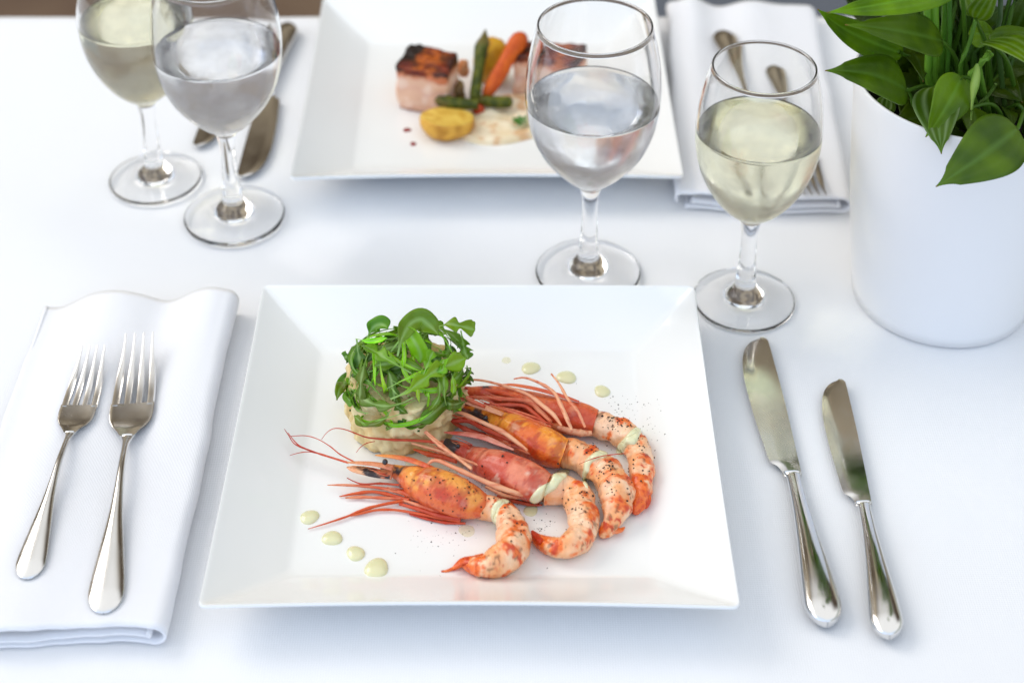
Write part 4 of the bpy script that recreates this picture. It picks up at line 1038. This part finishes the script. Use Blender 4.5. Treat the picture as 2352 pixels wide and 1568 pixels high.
veg('asparagus_spear', [(1640, 948, 20, .013), (1610, 950, 62, .013), (1500, 955, 70, .013), (1380, 945, 68, .013), (1260, 930, 60, .013), (1180, 925, 50, .013)], c6, 'green asparagus stalk lying to the right across the puree', 'asparagus', aspc(False), G)
veg('asparagus_spear', [(1010, 690, 10, .026), (1020, 740, 48, .024), (1010, 820, 60, .020), (1030, 900, 58, .0145), (1060, 960, 40, .011)], c6, 'dark browned asparagus tip leaning against the left pork cube', 'asparagus', lambda t, a, p: mixv((.12, .06, .015), (.2, .12, .03), .5+fbm(p, 200, 3)), G)
yc = P(*c6(1400, 470), .020)
blob('yellow_potato', yc, .0135, .012, .0185, lambda p, f: mixv((.62, .33, .015), (.50, .20, .01), .4+fbm(p, 120, 3)-p.z*20), M['food'], 'deep yellow potato piece standing behind the carrot', 'potato', None, 3, .06)
pc = P(*c6(868, 1175), .0135)
def potc(p, f):
    c = mixv((.68, .36, .05), (.46, .20, .02), .3+1.3*fbm(p, 150, 3))
    return mixv((.76, .52, .10), (.60, .33, .04), .4+fbm(p, 200, 3)) if f else c
blob('potato_half', pc, .0185, .0155, .0125, potc, M['food'], 'roast half potato, flat golden cut side up, in front of the pork', 'potato', None, 8, .05, cut=(Vector((.05, .12, .99)).normalized(), .0035))
blob('pork_scrap', P(*c6(1060, 560), .022), .004, .004, .007, lambda p, f: mixv((.75, .42, .2), (.6, .2, .06), .5+fbm(p, 300, 2)), M['food'], 'small browned crisp scrap at the right side of the left pork cube', 'pork scrap', None, 4, .3)
blob('tomato_piece', P(*c6(1240, 1050), .009), .0042, .0035, .0045, lambda p, f: (.45, .05, .01), M['food'], 'small red tomato piece under the crossed asparagus', 'tomato', None, 4, .1)
# puree
po_ = P(1182, 275, ZP); V = []; cols = []; n, k = 30, 70
for i in range(n):
    r = i/(n-1)
    for j in range(k):
        a = 2*math.pi*j/k; R = .034*(1+.14*math.sin(a*2+.6)+.07*math.sin(a*3+2)); x = R*1.15*r*math.cos(a); y = R*.95*r*math.sin(a)
        z = .0065*math.sqrt(max(0, 1-r**3.2))*(.45+.75*r*r)+.0012*math.sin(r*9+a*1.2)*(1-r**4)+.0010*fbm((x, y, 0), 150, 3)
        z = max(z, 0)-(.0003 if i == n-1 else 0)
        V.append((x, y, z)); c = mixv((.82, .66, .42), (.86, .74, .54), .5+fbm((x, y, 1), 90, 3)); c = mixv(c, (.62, .30, .10), sst(fbm((x, y, 5), 110, 3), .2, .45)*.7); cols.append(c)
o = mesh('vegetable_puree', V, grid_faces(n, k, cv=True), M['food'], cols=cols); o.location = po_; tag(o, 'pale beige puree spread in a swirl under the vegetables', 'puree')
# parsley
par = empty('parsley_sprig', P(1197, 282, ZP+.006)); tag(par, 'small green parsley sprig on the beige puree', 'parsley')
for q in range(7):
    a = q*.9; V = [(0, 0, 0), (.004*math.cos(a-.5), .004*math.sin(a-.5), .002), (.0072*math.cos(a), .0072*math.sin(a), .0025+.001*math.sin(q*2)), (.004*math.cos(a+.5), .004*math.sin(a+.5), .001)]
    mesh('leaflet', V, [(0, 1, 2, 3)], M['leaf'], par, cols=[(.06, .18, .03)]*4, smooth=False)
dome('sauce_drop', 935, 299, 9.5, M['jus'], 'dark red jus drop on the back plate, left of the potato half', 'sauce drop', 'dark red jus drops', .15, seed=1)
dome('sauce_drop', 949, 331, 8, M['jus'], 'dark red jus drop nearest the front rim of the back plate', 'sauce drop', 'dark red jus drops', .15, seed=4)

# ------------------------------------------------------------------ potted plant
PC = Vector((.255, .800, 0)); rbp, rtp, HP = .0512, .0652, .1515
plant = empty('potted_plant', PC); tag(plant, 'green leafy plant in a smooth white pot beside the wine glass', 'potted plant')
prof = [(.0001, .003), (rbp-.006, .003), (rbp-.005, .0002), (rbp-.002, .0002), (rbp, .0012)]
for k in range(1, 22): t = k/21; prof.append((lerp(rbp, rtp, t**.9)+.0012*math.sin(math.pi*t), lerp(.002, HP-.001, t)))
prof += [(rtp-.0002, HP-.0002), (rtp-.0009, HP+.0002), (rtp-.0018, HP-.0002), (rtp-.0024, HP-.0015)]
for k in range(1, 8): t = k/7; prof.append((lerp(rtp-.0024, rbp-.001, t*.3), HP-.0015-.045*t))
V, Fc = lathe(prof, 120); mesh('pot', V, Fc, M['pot'], plant)
V = []
for i in range(14):
    for j in range(40):
        r = (rtp-.004)*i/13; a = 2*math.pi*j/40; V.append((r*math.cos(a), r*math.sin(a), HP-.032+.004*fbm((r*math.cos(a), r*math.sin(a), 0), 120, 3)))
mesh('soil', V, grid_faces(14, 40, cv=True), M['soil'], plant)
def zy(px, py, y):                                   # point on the pixel ray at world depth y
    o_, d_ = ray(px, py); return o_+d_*(y/d_.y)
def leaf(tip, base, width, up=Vector((0, -.6, .8)), g=1., droop=.1, fold=.18, stripes=.05, seed=0, wave=.04, dark=0., stem=None):
    """broad pointed leaf; base/tip world points"""
    n, m = 34, 13; V = []; cols = []; ax = tip-base; L = ax.length; rl = random.Random(seed)
    side = ax.cross(up).normalized(); nrm = side.cross(ax).normalized(); bend = rl.uniform(-.03, .03)
    for i in range(n):
        t = i/(n-1)
        w_ = width/2*(math.sin(math.pi*min(1, t**.62))**.85 if 0 < t < 1 else .0)*(1-.25*t)*1.16
        if t > .82: w_ = min(w_, width/2*(1-t)*1.9*(.35+.65*(1-t)/.18)+.0002)
        w_ = max(w_, .0002)
        c = base+ax*t+nrm*(droop*L*math.sin(math.pi*t*.9)-droop*.5*L*t*t*0)+side*bend*L*math.sin(math.pi*t)
        for j in range(m):
            k = -1+2*j/(m-1)
            q = c+side*k*w_+nrm*(fold*w_*abs(k)**1.3*(1-.4*abs(k))+wave*w_*math.sin(t*9+k*3+seed)*abs(k))
            # parallel veins pressed slightly in
            q += nrm*(-.0004)*max(0, math.cos(abs(k)*math.pi*5))*math.sin(math.pi*t)
            V.append(q)
            nn = fbm(q, 60, 3)
            col_ = mixv((.062, .130, .001), (.128, .222, .001), .5+1.1*nn)
            col_ = tuple(c_*g for c_ in col_)
            if stripes: col_ = mixv(col_, (.30*g, .40*g, .16*g), stripes*max(0, math.cos(abs(k)*math.pi*4))**3)
            if abs(k) < .09: col_ = mixv(col_, (.16*g, .30*g, .04), .5)
            col_ = mixv(col_, (.17*g, .30*g, .02), sst(t, .8, 1.)*.6)
            if t > .985: col_ = (.25, .14, .03)
            cols.append(col_)
    o = mesh('leaf', local(plant, V), grid_faces(n, m), M['leaf'], plant, cols=cols)
    s = o.modifiers.new('th', 'SOLIDIFY'); s.thickness = .0005; s.offset = 0
    return o
def stemt(pts, r0, r1, colr=(.06, .14, .012), name='stem'):
    rs_ = resample([tuple(p) for p in pts], 18); p = [Vector(q) for q in rs_]
    V, Fc, cols = tube(p, [lerp(r0, r1, i/17) for i in range(18)], 10, lambda t, a, q: mixv(colr, (.16, .30, .03), t*.35))
    return mesh(name, local(plant, V), Fc, M['leaf'], plant, cols=cols)
root0 = lambda dx, dy: PC+Vector((dx, dy, HP-.030))
def PL(x, y, Y): return zy(*c7(x, y), Y)
def leafp(tip, base, wpx, g=1., up=Vector((0, -.6, .8)), r=None, stemr=.0012, **k):
    T = PL(*tip); B = PL(*base); wm = wpx*.3126*m_per_px((T+B)/2)
    leaf(T, B, wm, up, g, **k)
    if r is not None:
        S = root0(*r); mid = (S+B)/2+Vector((0, 0, .012)); stemt([S, mid, B, B+(T-B)*.06], stemr*1.3, stemr*.8)
leafp((305, 195, .735), (1045, 305, .775), 305, 1.0, r=(.0, .0), seed=1, droop=.10, up=Vector((.1, -.65, .75)))
leafp((165, 527, .735), (785, 668, .765), 340, .95, r=(-.012, .0), seed=2, droop=.09, up=Vector((.1, -.65, .75)))
leafp((155, 72, .775), (760, 400, .800), 230, 1.35, r=(-.02, .01), seed=3, droop=-.10, up=Vector((-.3, -.6, .6)))
leafp((215, 95, .72), (1180, -90, .76), 210, 1.7, r=(.0, .01), seed=4, droop=-.06, up=Vector((-.1, -.8, .35)))
leafp((915, 1010, .742), (1190, 565, .765), 300, 1.35, r=(.01, -.01), seed=5, droop=.10, up=Vector((.2, -.8, .5)))
leafp((1037, 1142, .735), (985, 640, .768), 320, 1.0, r=(.005, -.02), seed=6, droop=.14, stripes=.75, up=Vector((-.1, -.85, .4)))
leafp((990, 1378, .700), (1600, 945, .722), 430, .85, r=(.03, -.01), seed=7, droop=.12, up=Vector((.15, -.65, .75)))
leafp((1270, 1062, .745), (1265, 790, .770), 230, .75, r=(.02, -.02), seed=8, droop=.1, up=Vector((0, -.9, .4)))
leafp((1830, 620, .70), (1385, 300, .755), 270, 1.05, r=(.03, .0), seed=9, droop=.14, stripes=.35, up=Vector((.1, -.7, .7)))
leafp((1900, 330, .76), (1385, 285, .765), 190, .8, r=(.028, .01), seed=10, droop=.1, up=Vector((.0, -.5, .85)))
leafp((1430, 250, .79), (1240, 245, .79), 190, 1.5, r=(.02, .02), seed=12, droop=.3, fold=.5, up=Vector((0, -.8, .4)))
leafp((590, 900, .786), (640, 720, .796), 140, 1.3, r=(-.025, -.01), seed=13, droop=.1, stripes=.7, up=Vector((0, -.9, .4)))
leafp((760, 960, .772), (790, 800, .792), 190, .45, r=(-.01, -.02), seed=14, up=Vector((0, -.9, .4)))
leafp((1560, 940, .765), (1510, 800, .79), 130, .7, r=(.03, -.02), seed=15, up=Vector((0, -.9, .4)))
leafp((1640, 760, .775), (1420, 600, .80), 220, .45, r=(.03, .02), seed=16, up=Vector((0, -.8, .5)))
leafp((900, 620, .775), (800, 380, .82), 200, .45, r=(-.01, .02), seed=17, up=Vector((0, -.9, .4)))
leafp((1500, 60, .80), (1320, 160, .80), 150, .7, r=(.02, .03), seed=18, up=Vector((0, -.8, .5)))
leafp((1700, -120, .83), (1560, 250, .83), 240, .7, r=(.03, .03), seed=19, up=Vector((0, -.9, .4)))
leafp((1160, -160, .80), (1290, 110, .79), 190, 1.1, r=(.015, .01), seed=20, stripes=.4, up=Vector((.2, -.9, .4)))
leafp((1480, -160, .76), (1290, 140, .775), 170, 1.0, r=(.015, .0), seed=21, stripes=.4, up=Vector((-.2, -.9, .4)))
leafp((1240, 60, .84), (1120, 420, .84), 230, .5, r=(.0, .04), seed=22, up=Vector((0, -.9, .4)))
leafp((1140, 150, .83), (1050, 430, .83), 200, .6, r=(-.01, .03), seed=23, up=Vector((0, -.9, .4)))
leafp((700, 520, .80), (800, 240, .83), 200, .55, r=(-.02, .03), seed=24, up=Vector((0, -.9, .4)))
leafp((20, -30, .80), (420, -160, .82), 120, 1.2, r=None, seed=25)
rq = random.Random(21)
for q in range(14):                                  # crown above the frame and foliage deeper in the pot
    a = rq.uniform(0, 6.28); up_ = rq.random(); rad = rq.uniform(.02, .085)
    B = PC+Vector((math.cos(a)*rad*.6, abs(math.sin(a))*rad*.6+.018, HP+rq.uniform(.075, .17)))
    T = B+Vector((math.cos(a)*rq.uniform(.03, .06), math.sin(a)*rq.uniform(.03, .06), rq.uniform(-.015, .03)))
    leaf(T, B, rq.uniform(.022, .034), Vector((rq.uniform(-.3, .3), rq.uniform(-.6, 0), 1)), rq.uniform(.7, 1.3), seed=40+q)
    stemt([root0(math.cos(a)*.02, abs(math.sin(a))*.02+.012), (root0(0, 0.014)+B)/2+Vector((math.cos(a)*.006, math.sin(a)*.006, .0)), B], .0016, .001)
for q in range(8):                                  # more crown above the frame, leaning toward the knives
    B = Vector((rq.uniform(.19, .31), rq.uniform(.74, .84), rq.uniform(.27, .35)))
    T = B+Vector((rq.uniform(-.05, .02), rq.uniform(-.045, .0), rq.uniform(-.03, .02)))
    T.z = max(T.z, .65-.553*T.y+.012); B.z = max(B.z, .65-.553*B.y+.012)
    leaf(T, B, rq.uniform(.026, .038), Vector((rq.uniform(-.3, .3), rq.uniform(-.8, 0), 1)), 1.2, seed=140+q)
    stemt([root0(.0, .03), (root0(0, 0.03)+B)/2+Vector((.0, .02, .0)), B], .0016, .001)
for q in range(18):                                  # foliage at the back of the pot
    B = Vector((rq.uniform(.20, .34), rq.uniform(.835, .875), rq.uniform(.13, .24))); a = rq.uniform(-2.6, -.5)
    T = B+Vector((math.cos(a)*.055, rq.uniform(-.01, .01), math.sin(a)*.05))
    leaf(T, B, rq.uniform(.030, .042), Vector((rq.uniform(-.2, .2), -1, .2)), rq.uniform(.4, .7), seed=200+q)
    stemt([root0(rq.uniform(-.02, .03), .02), (root0(.01, 0.02)+B)/2, B], .0014, .001)
for q in range(22):                                  # long leaves arching left above the frame, added for the knife's green reflection
    B = Vector((rq.uniform(.19, .26), rq.uniform(.84, .88), rq.uniform(.20, .30)))
    T = B+Vector((rq.uniform(-.07, -.03), rq.uniform(-.02, .02), rq.uniform(-.02, .02))); T.z = max(T.z, .655-.553*T.y+.012)
    leaf(T, B, rq.uniform(.030, .042), Vector((rq.uniform(-.2, .2), -.8, .5)), 1.3, seed=260+q)
    stemt([root0(rq.uniform(-.02, .02), .02), (root0(.0, 0.02)+B)/2, B], .0014, .001)
for q in range(10):                                  # low dark leaves over the soil
    a = q*.52; B = root0(math.cos(a)*.02, math.sin(a)*.02)+Vector((0, 0, .006)); T = PC+Vector((math.cos(a)*.056, math.sin(a)*.056, HP-.006-.012*(q % 3)))
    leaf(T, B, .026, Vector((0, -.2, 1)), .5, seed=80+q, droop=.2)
for (x0, y0_, x1, y1_, Y, r, cl) in ((925, -40, 955, 640, .782, .0022, (.16, .34, .03)), (985, -40, 985, 620, .785, .0028, (.18, .36, .03)), (1070, -60, 1040, 600, .79, .0022, (.10, .24, .02)), (1100, -60, 1092, 590, .785, .0014, (.07, .2, .02)),
                                     (1310, 60, 1180, 540, .775, .0014, (.12, .26, .03)), (1475, -60, 1455, 300, .78, .0016, (.05, .10, .03)), (1390, 380, 1240, 590, .768, .0017, (.22, .4, .05)), (1410, 400, 1320, 490, .766, .0014, (.2, .38, .05)),
                                     (790, 655, 840, 790, .775, .0009, (.12, .24, .03)), (1440, 620, 1310, 790, .775, .0011, (.16, .26, .05))):
    stemt([PL(x0, y0_, Y), PL((x0+x1)/2+6, (y0_+y1_)/2, Y+.002), PL(x1, y1_, Y+.004), root0((x1-1100)*.00006, -.005)], r*.85, r, cl)
# pale furled new leaf
q = [PL(1300, 470, .762), PL(1295, 560, .758), PL(1275, 680, .755), PL(1262, 790, .753), PL(1256, 882, .752)]
p_ = [Vector(a_) for a_ in resample([tuple(v) for v in q], 26)]
rr_ = [.0005+.0019*math.sin(math.pi*min(1, (i/25)**.7*.98+.02))*(1-.75*sst(i/25, .35, .7)) for i in range(26)]
V, Fc, cols = tube(p_, rr_, 12, lambda t, a, q_: mixv((.40, .52, .12), (.16, .30, .04), .3+.5*math.sin(a*2+t*5)))
mesh('furled_leaf', local(plant, V), Fc, M['leaf'], plant, cols=cols)
